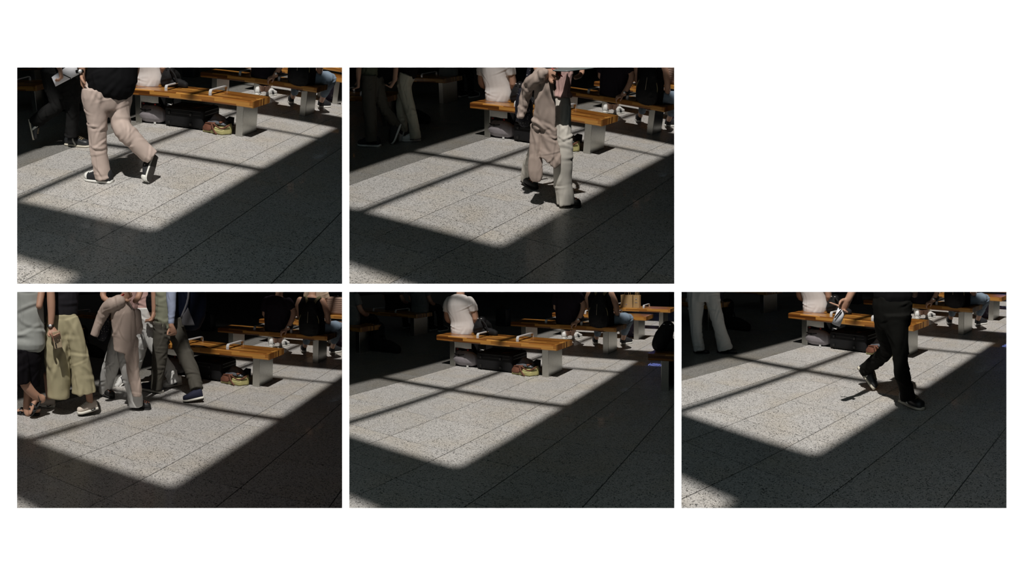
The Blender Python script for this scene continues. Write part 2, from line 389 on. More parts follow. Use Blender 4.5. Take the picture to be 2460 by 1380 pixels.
# ------------------------------------------------------------------ benches
BL, BD, BZ0, BZ1 = 1.717, 0.456, 0.345, 0.414
def seat_mesh():
    bm = bmesh.new(); add_box(bm, (BL/2, BD/2, (BZ0+BZ1)/2), (BL, BD, BZ1-BZ0))
    long_ = [e for e in bm.edges if abs(e.verts[0].co.x-e.verts[1].co.x) > 1]
    bmesh.ops.bevel(bm, geom=long_, offset=0.014, segments=4, affect='EDGES', profile=0.5)
    return bm_mesh('seat', bm, M_WOOD)
SEAT = seat_mesh()
def leg_mesh():
    bm = bevel_box(0.086, 0.385, BZ0, 0.003, 1, (0, 0.1925, 0)); return bm_mesh('leg', bm, M_STEEL)
LEG = leg_mesh()
def arm_mesh():
    V, F = strap([(0,0,0),(0,0,0.018),(0,0.002,0.036),(0,0.02,0.052),(0,0.06,0.055),(0,0.19,0.055),(0,0.32,0.055),(0,0.36,0.052),(0,0.378,0.036),(0,0.38,0.018),(0,0.38,0)], 0.034, 0.012, (1,0,0), 2)
    # strap width across the bench
    return mesh_from('armrest', V, F, M_CHROME, True)
def arm_mesh2():
    bm = bmesh.new(); path = [(0,0),(0,0.03),(0.006,0.046),(0.02,0.055),(0.36,0.055),(0.374,0.046),(0.38,0.03),(0.38,0)]; w = 0.017; t = 0.011
    outer = []; inner = []
    n = len(path)
    for i, (y, z) in enumerate(path):
        a = Vector(path[max(i-1,0)]); b = Vector(path[min(i+1,n-1)]); d = (b-a).normalized(); nn = Vector((-d.y, d.x))
        outer.append((y+nn.x*t/2, z+nn.y*t/2)); inner.append((y-nn.x*t/2, z-nn.y*t/2))
    R = [[bm.verts.new((sx*w, *q)) for sx, q in ((-1,o),(1,o),(1,i_),(-1,i_))] for o, i_ in zip(outer, inner)]
    for a, b in zip(R[:-1], R[1:]):
        for k in range(4): bm.faces.new((a[k], a[(k+1)%4], b[(k+1)%4], b[k]))
    bm.faces.new(R[0]); bm.faces.new(R[-1][::-1])
    return bm_mesh('armrest', bm, M_CHROME)
ARM = arm_mesh2()
def bench(p, x, y, label, arms=(0.61, 1.18), dark=False):
    r = tag(put(p, 'wooden_bench', None, (x, y, 0)), label + ', ' + WHERE[p], 'bench', 'laminated wood benches of the hall')
    put(p, 'seat', SEAT, parent=r)
    for lx in (0.148, 1.505): put(p, 'leg', LEG, (lx, 0.141, 0), parent=r)
    for ax in arms: put(p, 'armrest', ARM, (ax, 0.055, BZ1-0.001), parent=r)
    return r

# ------------------------------------------------------------------ luggage
M_BLACKNYLON = mat('black_nylon', (0.010,0.010,0.011), 0.7, var=0.3, bump=0.3, bscale=400, spec=0.2)
M_GREYNYLON = mat('grey_nylon', (0.24,0.22,0.235), 0.55, var=0.2, bump=0.25, bscale=300)
M_BLACKPLASTIC = mat('black_plastic', (0.01,0.01,0.01), 0.35)
M_RED = mat('red_trim', (0.55,0.03,0.03), 0.5)
M_WHITEPLASTIC = mat('white_tag', (0.55,0.55,0.53), 0.5)
M_BROWN = mat('brown_canvas', (0.15,0.055,0.03), 0.75, var=0.3, bump=0.3)
M_LIME = mat('olive_yellow_canvas', (0.43,0.40,0.17), 0.7, var=0.15, bump=0.2)
M_CLEAR = mat('clear_vinyl', (0.12,0.13,0.15), 0.12, var=0.3, scale=18, spec=0.8)
M_KRAFT = mat('kraft_paper', (0.42,0.27,0.12), 0.8, var=0.15, scale=12)
M_PURPLE = mat('purple_paper', (0.045,0.03,0.075), 0.6, var=0.15)
M_PALEPRINT = mat('pale_print', (0.35,0.32,0.36), 0.7)
M_WHITEBAG = mat('white_sack', (0.42,0.41,0.38), 0.7, var=0.25, scale=14, bump=0.4, bscale=60)
def duffel(p):
    """grey rucksack lying under the bench"""
    r = tag(put(p, 'grey_bag', None, (0.085, 2.03, 0)), 'small grey soft bag with red zip pulls under the front bench, ' + WHERE[p], 'bag')
    me = fuse('shell', [tube_geo([(-0.13,0,0.10,0.085,1.0),(-0.06,-0.01,0.105,0.105,1.0),(0.04,-0.01,0.105,0.107,1.0),(0.13,0,0.09,0.085,1.0)], (0,1,0)),
        tube_geo([(-0.12,0.0,0.055,0.055,1.2),(0.13,0,0.055,0.055,1.2)], (0,1,0))], M_GREYNYLON, 0.008, 3, [(0.006,30,(1,1,1))], 5)
    put(p, 'shell', me, parent=r)
    put(p, 'opening', fuse('opening', [tube_geo([(-0.09,0.02,0.205,0.022,1.4),(0,0.0,0.195,0.03,1.6),(0.09,0.02,0.205,0.022,1.4)], (0,1,0))], M_BLACKNYLON, 0.007, 2), parent=r)
    put(p, 'base', fuse('base', [tube_geo([(-0.14,0.0,0.022,0.022,2.2),(0.15,0,0.022,0.022,2.2)], (0,1,0))], M_BLACKNYLON, 0.008, 2), parent=r)
    for sx in (-0.085, 0.075):
        put(p, 'zip_pull', bm_mesh('zip_pull', bevel_box(0.022, 0.012, 0.014, 0.003, 1), M_RED), (sx, -0.035, 0.212), parent=r)
    bk = put(p, 'buckle', bm_mesh('buckle', bevel_box(0.022, 0.008, 0.03, 0.003, 1), M_BLACKPLASTIC), (-0.02, -0.112, 0.14), parent=r)
    V, F = strap([(-0.1,-0.095,0.165),(-0.02,-0.118,0.155),(0.06,-0.1,0.168)], 0.012, 0.004, (0,1,0.2)); put(p, 'webbing', mesh_from('webbing', V, F, M_BLACKNYLON), parent=r)
    V, F = strap([(-0.1,0.0,0.2),(-0.05,-0.05,0.232),(0.03,-0.05,0.232),(0.08,0.0,0.205)], 0.02, 0.006, (0,0,1)); put(p, 'strap', mesh_from('strap', V, F, M_BLACKNYLON), parent=r)
    put(p, 'care_tag', bm_mesh('care_tag', bevel_box(0.03, 0.004, 0.028, 0.001, 1), M_WHITEPLASTIC), (0.12, -0.115, 0.006), parent=r)
def suitcase(p):
    r = tag(put(p, 'suitcase', None, (0.60, 2.12, 0)), 'black soft suitcase lying flat under the front bench, ' + WHERE[p], 'suitcase')
    bm = bevel_box(0.53, 0.40, 0.215, 0.035, 4, (0, 0, 0.012))
    for v in bm.verts:
        if v.co.z > 0.12: v.co.z += 0.012*math.sin(v.co.x*11)*math.cos(v.co.y*7)
    put(p, 'shell', bm_mesh('shell', bm, M_BLACKNYLON, True), parent=r)
    for zz in (0.165, 0.205):
        b2 = bmesh.new(); add_box(b2, (0, 0, zz), (0.532, 0.402, 0.005)); bmesh.ops.bevel(b2, geom=[e for e in b2.edges if abs(e.verts[0].co.z-e.verts[1].co.z) > 0.003], offset=0.035, segments=4, affect='EDGES')
        put(p, 'zipper', bm_mesh('zipper', b2, M_BLACKPLASTIC), parent=r)
    for sx in (-0.19, 0.1):
        for zz in (0.06, 0.17): put(p, 'stud', bm_mesh('stud', bevel_box(0.03, 0.02, 0.035, 0.006, 2), M_BLACKPLASTIC), (sx, -0.204, zz-0.02), parent=r)
    V, F = strap([(0.255,-0.07,0.12),(0.28,-0.05,0.125),(0.28,0.05,0.125),(0.255,0.07,0.12)], 0.022, 0.01, (0,0,1)); put(p, 'handle', mesh_from('handle', V, F, M_BLACKPLASTIC), parent=r)
    for (a, b) in ((0.11,0.2),(0.14,0.21)):
        V, F = strap([(a,-0.17,0.236),(a+0.06,0.0,0.237),(b,0.17,0.236)], 0.004, 0.003, (0,0,1)); put(p, 'piping', mesh_from('piping', V, F, M_BROWN), parent=r)
    for sx in (-0.2, 0.2): put(p, 'foot', bm_mesh('foot', bevel_box(0.03, 0.03, 0.02, 0.005, 2), M_BLACKPLASTIC), (sx, -0.15, 0), parent=r)
def tote(p):
    """collapsed canvas bag with clear top"""
    r = tag(put(p, 'canvas_tote', None, (1.035, 1.98, 0)), 'slumped brown and yellow bag with clear top by the bench leg, ' + WHERE[p], 'bag')
    def hull(pts, m, name, amp=0.004, fr=40, sm=1):
        bm = bmesh.new()
        for q in pts: bm.verts.new(q)
        bmesh.ops.convex_hull(bm, input=bm.verts[:]); bmesh.ops.triangulate(bm, faces=bm.faces[:])
        bmesh.ops.subdivide_edges(bm, edges=bm.edges[:], cuts=3, use_grid_fill=True)
        co = np.array([v.co[:] for v in bm.verts]); d = folds(co, 3, amp, fr, (1,1,1))
        bm.normal_update()
        for v, k in zip(bm.verts, d): v.co += v.normal*k
        put(p, name, bm_mesh(name, bm, m, True), parent=r)
    hull([(-0.16,-0.09,0.006),(0.1,-0.12,0.006),(0.17,-0.02,0.006),(0.12,0.14,0.006),(-0.12,0.13,0.006),(-0.15,-0.09,0.045),(0.1,-0.125,0.05),(0.165,-0.02,0.115),(0.1,0.13,0.1),(-0.1,0.12,0.08)], M_LIME, 'canvas_base')
    hull([(-0.165,-0.085,0.02),(-0.05,-0.13,0.03),(-0.13,-0.095,0.1),(0.0,-0.1,0.125),(-0.02,-0.1,0.06),(-0.155,0.05,0.07),(-0.05,0.1,0.12),(-0.16,-0.09,0.06)], M_BROWN, 'brown_panel', 0.006)
    hull([(-0.13,-0.07,0.1),(0.0,-0.085,0.12),(0.12,-0.075,0.1),(-0.055,0.0,0.195),(-0.03,0.02,0.2),(0.03,0.05,0.17),(-0.1,0.08,0.12),(0.12,0.06,0.12)], M_CLEAR, 'clear_top', 0.008, 45)
    hull([(0.03,0.02,0.12),(0.1,0.04,0.175),(0.15,0.08,0.17),(0.16,0.05,0.08),(0.05,0.15,0.16),(0.0,0.15,0.1)], M_BLACKNYLON, 'dark_lining', 0.004)
    V, F = strap([(-0.12,-0.1,0.105),(-0.03,-0.118,0.118),(0.04,-0.115,0.085),(0.1,-0.12,0.075),(0.165,-0.06,0.11)], 0.018, 0.006, (0,1,0.4)); put(p, 'trim', mesh_from('trim', V, F, M_BROWN), parent=r)
    V, F = strap([(-0.03,-0.125,0.115),(-0.01,-0.135,0.07),(0.02,-0.14,0.03),(0.05,-0.145,0.012)], 0.02, 0.006, (0,1,0)); put(p, 'strap', mesh_from('strap', V, F, M_BROWN), parent=r)
    V, F = strap([(0.05,-0.09,0.128),(0.08,-0.03,0.142)], 0.028, 0.004, (0.3,-0.3,1)); put(p, 'patch', mesh_from('patch', V, F, M_BROWN), parent=r)
def black_backpack_heap(p, x, y, label, s=1.0, z=BZ1):
    r = tag(put(p, 'black_bag', None, (x, y, z)), label + ', ' + WHERE[p], 'bag')
    put(p, 'shell', fuse('shell', [tube_geo([(-0.06*s,0,0.05*s,0.07*s,0.9),(-0.03*s,0,0.12*s,0.075*s,0.9),(0.0,0.02,0.19*s,0.055*s,0.9)], (0,1,0)),
        tube_geo([(-0.05*s,0.02,0.04*s,0.05*s,1.2),(0.1*s,0.02,0.045*s,0.045*s,1.2),(0.2*s,0.02,0.03*s,0.03*s,1.2)], (0,0,1))], M_BLACKNYLON, 0.008, 2, [(0.008,34,(1,1,1))], 9), parent=r)
    V, F = strap([(0.03*s,-0.05,0.2*s),(0.1*s,-0.06,0.14*s),(0.13*s,-0.06,0.06*s)], 0.025, 0.005, (0,1,0)); put(p, 'strap', mesh_from('strap', V, F, M_BLACKNYLON), parent=r)
    for sx in (-0.02, 0.03): put(p, 'clasp', bm_mesh('clasp', bevel_box(0.02, 0.008, 0.008, 0.002, 1), M_CHROME), (sx*s, -0.055, 0.215*s), parent=r)
def paper_bag(p, x, y, z, w, d, h, m, name, label, handles=True, print_=None):
    r = tag(put(p, name, None, (x, y, z)), label + ', ' + WHERE[p], 'bag')
    bm = bmesh.new(); n = 6; ring = []
    for k in range(n+1):
        t = k/n; f = 1-0.06*math.sin(math.pi*t)*0.6; zz = h*t
        ring.append([bm.verts.new((sx*w/2*f, sy*d/2*f*(1-0.12*t), zz)) for sx, sy in ((-1,-1),(0,-1-0.05*math.sin(3*t)),(1,-1),(1,1),(0,1),(-1,1))])
    for a, b in zip(ring[:-1], ring[1:]):
        for k in range(6): bm.faces.new((a[k], a[(k+1)%6], b[(k+1)%6], b[k]))
    bm.faces.new(ring[0][::-1])
    me = bm_mesh('bag_body', bm, m); o = put(p, 'bag_body', me, parent=r); md = o.modifiers.new('s', 'SOLIDIFY'); md.thickness = 0.003; md.offset = -1
    if handles:
        for sy in (-1, 1):
            V, F = strap([(-w*0.2, sy*d*0.4, h-0.01), (-w*0.12, sy*d*0.4, h+0.06), (w*0.12, sy*d*0.4, h+0.06), (w*0.2, sy*d*0.4, h-0.01)], 0.008, 0.005, (0,1,0)); put(p, 'handle', mesh_from('handle', V, F, m), parent=r)
    if print_:
        for (cx, cz, sx, sz) in print_:
            bm = bmesh.new(); add_box(bm, (cx, -d/2*0.97-0.003, cz), (sx, 0.003, sz)); put(p, 'print_mark', bm_mesh('print_mark', bm, M_PALEPRINT), parent=r)
def sack(p, x, y):
    r = tag(put(p, 'white_sack', fuse('sack', [tube_geo([(0,0,0.07,0.085,1.0),(0,0,0.14,0.1,1.0),(0.01,0,0.22,0.075,1.0)], (0,1,0))], M_WHITEBAG, 0.008, 3, [(0.008,34,(1,1,0.6))], 4), (x, y, 0)), 'rumpled white sack on the floor behind the second bench, ' + WHERE[p], 'bag')
def hard_case(p, x, y, z, w, d, h, m, label, name='hard_suitcase'):
    r = tag(put(p, name, None, (x, y, z)), label + ', ' + WHERE[p], 'suitcase')
    put(p, 'shell', bm_mesh('shell', bevel_box(w, d, h, 0.03, 3), m, True), parent=r)
    n = 8
    for k in range(n): put(p, 'rib', bm_mesh('rib', bevel_box(w*0.9, 0.008, 0.008, 0.002, 1), m), (0, -d/2-0.001, h*0.12+k*h*0.76/(n-1)), parent=r)
    V, F = strap([(-0.04,0,h-0.003),(-0.035,0,h+0.02),(0.035,0,h+0.02),(0.04,0,h-0.003)], 0.02, 0.006, (0,1,0)); put(p, 'handle', mesh_from('handle', V, F, M_BLACKPLASTIC), parent=r)
M_ROSE = mat('rose_case', (0.33,0.22,0.17), 0.45, var=0.1); M_DARKCASE = mat('dark_case', (0.02,0.024,0.03), 0.4)

# ------------------------------------------------------------------ lit sign whose reflection shows on the floor
M_SIGN = mat('sign_letters', (0.1,0.15,0.5), 0.5, emit=(0.28,0.36,1.0,16.0)); M_SIGNBACK = mat('sign_back', (0.01,0.01,0.015), 0.5)
def sign(p):
    r = tag(put(p, 'lit_sign', None, (0.376, 10.0, 0)), 'blue lit lettering of a display, mirrored in the polished floor, ' + WHERE[p], 'sign')
    put(p, 'display_post', bm_mesh('display_post', bevel_box(0.9, 0.12, 2.0, 0.01, 1, (0, 0.09, 0)), M_SIGNBACK), parent=r)
    cu = bpy.data.curves.new('letters', 'FONT'); cu.body = 'SAMSUNG'; cu.size = 0.1; cu.extrude = 0.004; cu.align_x = 'CENTER'; cu.space_character = 1.08
    t = bpy.data.objects.new('t', cu); SC.collection.objects.link(t); dg = bpy.context.evaluated_depsgraph_get()
    me = bpy.data.meshes.new_from_object(t.evaluated_get(dg)); bpy.data.objects.remove(t)
    me.materials.clear(); me.materials.append(M_SIGN)
    put(p, 'letters', me, (0.065, 0.02, 1.435), Matrix.Rotation(math.pi/2, 4, 'X'), parent=r)

PURPLE_PRINT = [(0,0.075,0.03,0.006),(0,0.062,0.02,0.006),(-0.012,0.09,0.006,0.02),(0.004,0.09,0.006,0.025),(0.014,0.085,0.006,0.014),(0,0.035,0.045,0.004)]
for p in POSES:
    bench(p, -0.198, 1.796, 'nearest wooden bench with bags stowed beneath it')
    bench(p, -0.06, 3.47, 'second wooden bench back, half in shade, where two people sit', arms=(0.585, 1.16))
    bench(p, -0.03, 4.87, 'third wooden bench back, beside the purple paper bag', arms=(0.61, 1.14))
    bench(p, 0.06, 6.2, 'fourth wooden bench back, farthest of the row on the right', arms=(0.6, 1.18))
    duffel(p); suitcase(p); tote(p)
    paper_bag(p, 1.345, 5.30, 0, 0.19, 0.10, 0.31, M_PURPLE, 'purple_bag', 'tall purple paper bag with pale print by the third bench', False, PURPLE_PRINT)
    sack(p, 1.15, 5.33)
    if p in (1, 4, 5): sign(p)
    if p != 3: black_backpack_heap(p, 0.31, 2.10, 'black bag slumped on the front bench beside the white shirt')
    # left rows of the hall, in deep shade
    bench(p, -3.30, 1.75, 'dim wooden bench at left in deep shade, nearer of the two')
    bench(p, -3.75, 3.55, 'dim wooden bench at left in deep shade, farther of the two')
    hard_case(p, -1.54, 5.7, 0, 0.27, 0.2, 0.36, M_DARKCASE, 'dark upright suitcase standing in the shade behind the benches')
    black_backpack_heap(p, -1.66, 2.2, 'black backpack standing on the floor in the shade at left', 1.9, 0.0)
paper_bag(4, 0.877, 6.36, BZ1, 0.24, 0.13, 0.24, M_KRAFT, 'kraft_bag', 'wider brown paper bag on the farthest bench', True, [(0,0.06,0.03,0.012)])
paper_bag(4, 1.075, 6.36, BZ1, 0.12, 0.12, 0.24, M_KRAFT, 'kraft_bag', 'narrower brown paper bag on the farthest bench', True, [(0,0.17,0.025,0.02),(0,0.1,0.05,0.006)])
bench(4, 2.643, 1.652, 'shaded wooden bench cut by the right picture edge', arms=())
black_backpack_heap(4, 2.80, 1.86, 'bulky black bag on the shaded bench at the right edge', 1.35)
hard_case(3, 0.87, 6.45, BZ1, 0.34, 0.2, 0.33, M_ROSE, 'rose beige ribbed suitcase standing on the farthest bench', 'rose_suitcase')
hard_case(2, 0.72, 6.45, BZ1, 0.40, 0.2, 0.33, M_ROSE, 'rose beige ribbed suitcase standing on the farthest bench', 'rose_suitcase')
# ------------------------------------------------------------------ people
def clo(name, c, rough=0.8, var=0.12): return mat(name, c, rough, var=var, scale=8, bump=0.12, bscale=500, spec=0.2 if max(c) > 0.05 else 0.04, sheen=0.0)
CL = dict(beige=clo('beige_twill', (0.52,0.42,0.37)), black=clo('black_cotton', (0.009,0.009,0.010)), charcoal=clo('charcoal_cloth', (0.014,0.014,0.014)),
  cream=clo('cream_denim', (0.62,0.59,0.53)), pink=clo('pink_cotton', (0.55,0.36,0.33)), brownblack=clo('dark_brown_cloth', (0.075,0.070,0.058)),
  olive=clo('olive_cotton', (0.11,0.12,0.08)), palecream=clo('pale_cream_cloth', (0.38,0.37,0.30)), blackcloth=clo('black_linen', (0.010,0.009,0.011)),
  greyshirt=clo('light_grey_linen', (0.40,0.42,0.40)), khaki=clo('khaki_cotton', (0.41,0.37,0.235)), greytop=clo('dark_grey_jersey', (0.026,0.025,0.03)),
  whitecloth=clo('white_cotton', (0.66,0.66,0.64)), sage=clo('sage_jersey', (0.25,0.26,0.19)), blacktrouser=clo('black_trouser', (0.010,0.010,0.009)),
  palegrey=clo('pale_grey_cloth', (0.56,0.57,0.56)), jacket=clo('beige_nylon', (0.46,0.37,0.32), 0.55), sleeve=clo('pale_blue_sleeve', (0.40,0.46,0.62)),
  tee=clo('off_white_jersey', (0.70,0.66,0.64), 0.85, 0.05), jeans=clo('washed_denim', (0.20,0.26,0.33), 0.85, 0.35), darktee=clo('aubergine_tee', (0.018,0.014,0.02)),
  navypack=clo('navy_nylon', (0.006,0.008,0.017), 0.5), dimgrey=clo('dim_grey_shirt', (0.14,0.15,0.15)), beigeshirt=clo('beige_shirt', (0.5,0.38,0.28)))
M_SKIN = mat('skin', (0.47,0.27,0.185), 0.5, var=0.12, scale=14, spec=0.35)
M_HAIR = mat('dark_hair', (0.012,0.010,0.009), 0.5, var=0.3, scale=60)
M_CANVAS = mat('black_canvas', (0.012,0.013,0.016), 0.8, bump=0.3, bscale=500); M_RUBBER = mat('white_rubber', (0.72,0.72,0.68), 0.55, var=0.06); M_GUM = mat('dark_outsole', (0.045,0.04,0.036), 0.8, var=0.3, scale=50)
M_LEATHER = mat('dark_leather', (0.022,0.024,0.026), 0.4, bump=0.15, bscale=300); M_CREAMRUB = mat('cream_rubber', (0.60,0.56,0.46), 0.6, var=0.08)
M_STRIPE = mat('grey_stripe', (0.5,0.5,0.46), 0.5); M_TANLACE = mat('tan_lace', (0.33,0.25,0.15), 0.8); M_WLACE = mat('white_lace', (0.75,0.75,0.72), 0.8)
M_MESHSHOE = mat('pale_knit', (0.66,0.58,0.50), 0.8, bump=0.3, bscale=600); M_FOAM = mat('white_foam', (0.78,0.76,0.68), 0.6)
M_NAVY = mat('navy_knit', (0.010,0.012,0.035), 0.8, bump=0.3, bscale=600); M_CLOG = mat('black_foam_clog', (0.012,0.012,0.012), 0.6); M_WHITELEA = mat('white_leather', (0.68,0.68,0.66), 0.5)
M_BEAD = mat('orange_beads', (0.5,0.12,0.04), 0.4)

def shoe_loft(st, n=14):
    """st = (x, half width, z bottom, z top); flat bottom, rounded top"""
    V = []; F = []
    for (x, w, z0, z1) in st:
        for k in range(n):
            a = 2*math.pi*k/n; c, s = math.cos(a), math.sin(a)
            yy = w*math.copysign(abs(c)**0.75, c); zz = (z0+z1)/2 + (z1-z0)/2*math.copysign(abs(s)**(0.45 if s < 0 else 0.9), s)
            V.append((x, yy, zz))
    for i in range(len(st)-1):
        for k in range(n): a = i*n+k; b = i*n+(k+1) % n; F.append((a, b, b+n, a+n))
    F.append(tuple(range(n-1, -1, -1))); F.append(tuple(range((len(st)-1)*n, len(st)*n)))
    return V, F
def half_w0(t): return (0.028+0.014*math.sin(min(1, t/0.12)*math.pi/2) if t < 0.12 else 0.036+0.014*math.sin((t-0.12)/0.88*math.pi*0.78)) * (1 if t < 0.9 else max(0.35, 1-(t-0.9)/0.1*0.55))
def make_shoe(p, parent, kind, heel, toe, up):
    h = Vector(heel); t = Vector(toe); x = (t-h); L = x.length; x.normalize(); L = max(L, 0.2); K = min(1.0, L/0.265); up = Vector(up); z = (up - x*up.dot(x)).normalized(); y = z.cross(x)
    M = Matrix(((x.x,y.x,z.x,h.x),(x.y,y.y,z.y,h.y),(x.z,y.z,z.z,h.z),(0,0,0,1)))
    M = Matrix.Translation(-parent_loc(parent)) @ M
    ts = [0, 0.04, 0.12, 0.25, 0.4, 0.55, 0.7, 0.82, 0.92, 0.975, 1.0]
    spec = dict(canvas=(M_CANVAS, M_RUBBER, 0.028, 0.0), stripe=(M_LEATHER, M_CREAMRUB, 0.028, 0.0), stripeW=(M_WHITELEA, M_RUBBER, 0.028, 0.0), runner=(M_CANVAS, M_RUBBER, 0.034, 0.0),
        whiteshoe=(M_MESHSHOE, M_FOAM, 0.042, 0.006), navy=(M_NAVY, M_FOAM, 0.034, 0.003), clog=(M_CLOG, M_CLOG, 0.024, 0.002), sandal=(None, M_CLOG, 0.022, 0.0), flat=(M_LEATHER, M_CLOG, 0.012, 0.0))[kind]
    um, sm, sh, flare = spec; sh *= K; flare *= K
    half_w = lambda t: K*half_w0(t)
    prof = [0.062, 0.086, 0.092, 0.086, 0.088, 0.076, 0.058, 0.050, 0.045, 0.036, 0.02]
    if kind == 'clog': prof = [0.03, 0.05, 0.06, 0.07, 0.08, 0.082, 0.076, 0.068, 0.058, 0.045, 0.022]
    if kind == 'flat': prof = [0.045, 0.055, 0.05, 0.035, 0.03, 0.032, 0.036, 0.038, 0.034, 0.028, 0.012]
    prof = [q*K for q in prof]
    sole = mesh_from('sole', *shoe_loft([(L*t, half_w(t)+0.002+flare, 0.0 if t < 0.85 or kind in ('canvas','stripe') else 0.004, sh) for t in ts]), sm)
    if um:
        root = put(p, 'shoe', mesh_from('upper', *shoe_loft([(L*(0.012+t*0.972), half_w(t), sh*0.6, sh+prof[i]) for i, t in enumerate(ts)]), um), (0,0,0), M, parent)
        put(p, 'sole', sole, parent=root)
    else:
        root = put(p, 'sandal', sole, (0,0,0), M, parent)
        for a, hgt in ((0.62, 0.055), (0.8, 0.042)):
            V, F = strap([(L*a, -half_w(a)-0.004, sh*0.7), (L*a-0.005, -half_w(a)*0.7, sh+hgt*0.8), (L*a-0.008, 0, sh+hgt), (L*a-0.005, half_w(a)*0.7, sh+hgt*0.8), (L*a, half_w(a)+0.004, sh*0.7)], 0.026, 0.004, (0,0,1)); put(p, 'strap', mesh_from('strap', V, F, M_LEATHER), parent=root)
        V, F = strap([(L*0.3, -0.04, sh*0.7), (L*0.12, -0.045, sh+0.045), (-0.012, 0, sh+0.055), (L*0.12, 0.045, sh+0.045), (L*0.3, 0.04, sh*0.7)], 0.016, 0.004, (1,0,0.2)); put(p, 'heel_strap', mesh_from('heel_strap', V, F, M_LEATHER), parent=root)
        return root, M
    put(p, 'outsole', mesh_from('outsole', *shoe_loft([(L*(0.01+t*0.98), half_w(t)-0.002, -0.003, 0.005) for t in ts]), M_GUM), parent=root)
    if kind in ('canvas', 'stripe', 'stripeW', 'whiteshoe', 'runner'):
        lm = {'stripe': M_TANLACE, 'runner': M_CANVAS}.get(kind, M_WLACE); parts = []
        for k in range(5):
            a = 0.46+k*0.065; i = np.interp(a, ts, prof)
            parts.append(strap([(L*a, -half_w(a)*0.55, sh+i*0.9), (L*a+0.004, 0, sh+i+0.004), (L*(a+0.03), half_w(a)*0.55, sh+i*0.88)], 0.009, 0.004, (0,0,1), 3))
        V, F = join_geo(parts); put(p, 'laces', mesh_from('laces', V, F, lm), parent=root)
    if kind == 'canvas':
        put(p, 'toe_cap', mesh_from('toe_cap', *shoe_loft([(L*(0.012+t*0.985), half_w(t)+0.001, sh*0.6, sh+pf+0.002) for t, pf in ((0.82,0.047),(0.88,0.049),(0.93,0.044),(0.975,0.036),(1.0,0.02))]), M_RUBBER), parent=root)
        for sy in (-1, 1):
            for k in range(2): put(p, 'eyelet', bm_mesh('eyelet', bevel_box(0.009, 0.004, 0.009, 0.002, 1), M_CHROME), (L*(0.45+k*0.09), sy*(half_w(0.5)-0.003), sh+0.03), parent=root)
    if kind in ('stripe', 'stripeW'):
        for sy in (-1, 1):
            n = 1 if kind == 'stripe' else 3
            for k in range(n):
                a = 0.42-k*0.07
                V, F = strap([(L*(a+0.1), sy*(half_w(a+0.1)+0.001), sh*0.9), (L*(a+0.03), sy*(half_w(a)+0.003), sh+0.03), (L*(a-0.02), sy*(half_w(a)-0.006), sh+0.062)], 0.022 if n == 1 else 0.010, 0.004, (0,1,0)); put(p, 'stripe', mesh_from('stripe', V, F, M_STRIPE if n == 1 else M_CANVAS), parent=root)
    if kind == 'whiteshoe':
        for sy in (-1, 1):
            V, F = strap([(L*0.38, sy*(half_w(0.4)+0.008), 0.026), (L*0.3, sy*(half_w(0.3)+0.009), 0.018), (L*0.16, sy*(half_w(0.16)+0.009), 0.032)], 0.007, 0.004, (0,1,0)); put(p, 'swoosh_mark', mesh_from('swoosh_mark', V, F, M_CANVAS), parent=root)
    if kind == 'clog':
        for k in range(6):
            a = 0.6+0.05*k; i = np.interp(a, ts, prof)
            put(p, 'bead', bm_mesh('bead', bevel_box(0.008, 0.008, 0.006, 0.002, 1), M_BEAD), (L*a, (-0.02, 0.018)[k % 2], sh+i*0.9), parent=root)
    return root, M
def parent_loc(par): return Vector(par['_base'])
def hand_geo(w, k, pn, curl, mode=None, tip=None):
    W_ = Vector(w); d = (Vector(k)-W_).normalized(); pn = Vector(pn); pn = (pn - d*pn.dot(d)).normalized(); s = d.cross(pn); G = []
    G.append(tube_geo([(*(W_-d*0.02), 0.026, 0.8), (*(W_+d*0.02), 0.034, 0.6), (*(W_+d*0.055), 0.040, 0.5), (*(W_+d*0.085), 0.038, 0.5)], pn))
    for i, (off, ln) in enumerate(((0.029,0.075),(0.010,0.084),(-0.010,0.078),(-0.028,0.062))):
        b = W_+d*0.082+s*off; dd = d.copy(); P = [b]; c = curl
        if mode == 'point' and i == 0:
            q = Vector(tip)-b; dd = q.normalized(); P += [b+dd*0.03, b+dd*0.06, b+dd*0.082]
        else:
            for seg in (0.45, 0.3, 0.25):
                a = c*math.radians(78); dd = (dd*math.cos(a) + (pn - dd*pn.dot(dd)).normalized()*math.sin(a)).normalized(); P.append(P[-1]+dd*ln*seg)
        G.append(tube_geo([(*q, 0.0095-0.0008*j, 1.0) for j, q in enumerate(P)], pn, 8, 2))
    b = W_+d*0.025+s*0.034; td = (d*0.65+s*0.6+pn*0.45).normalized(); t2 = (d*0.8+s*0.1+pn*0.6).normalized()
    G.append(tube_geo([(*b, 0.014, 1), (*(b+td*0.035), 0.012, 1), (*(b+td*0.035+t2*0.03), 0.0095, 1)], pn, 8, 2))
    return G
def rel(tubes, base): return [[(q[0]-base[0], q[1]-base[1], q[2]-base[2], q[3], q[4]) for q in t] for t in tubes]
def body_geo(tubes, n, ends=True): return [tube_geo(t, n) for t in tubes]
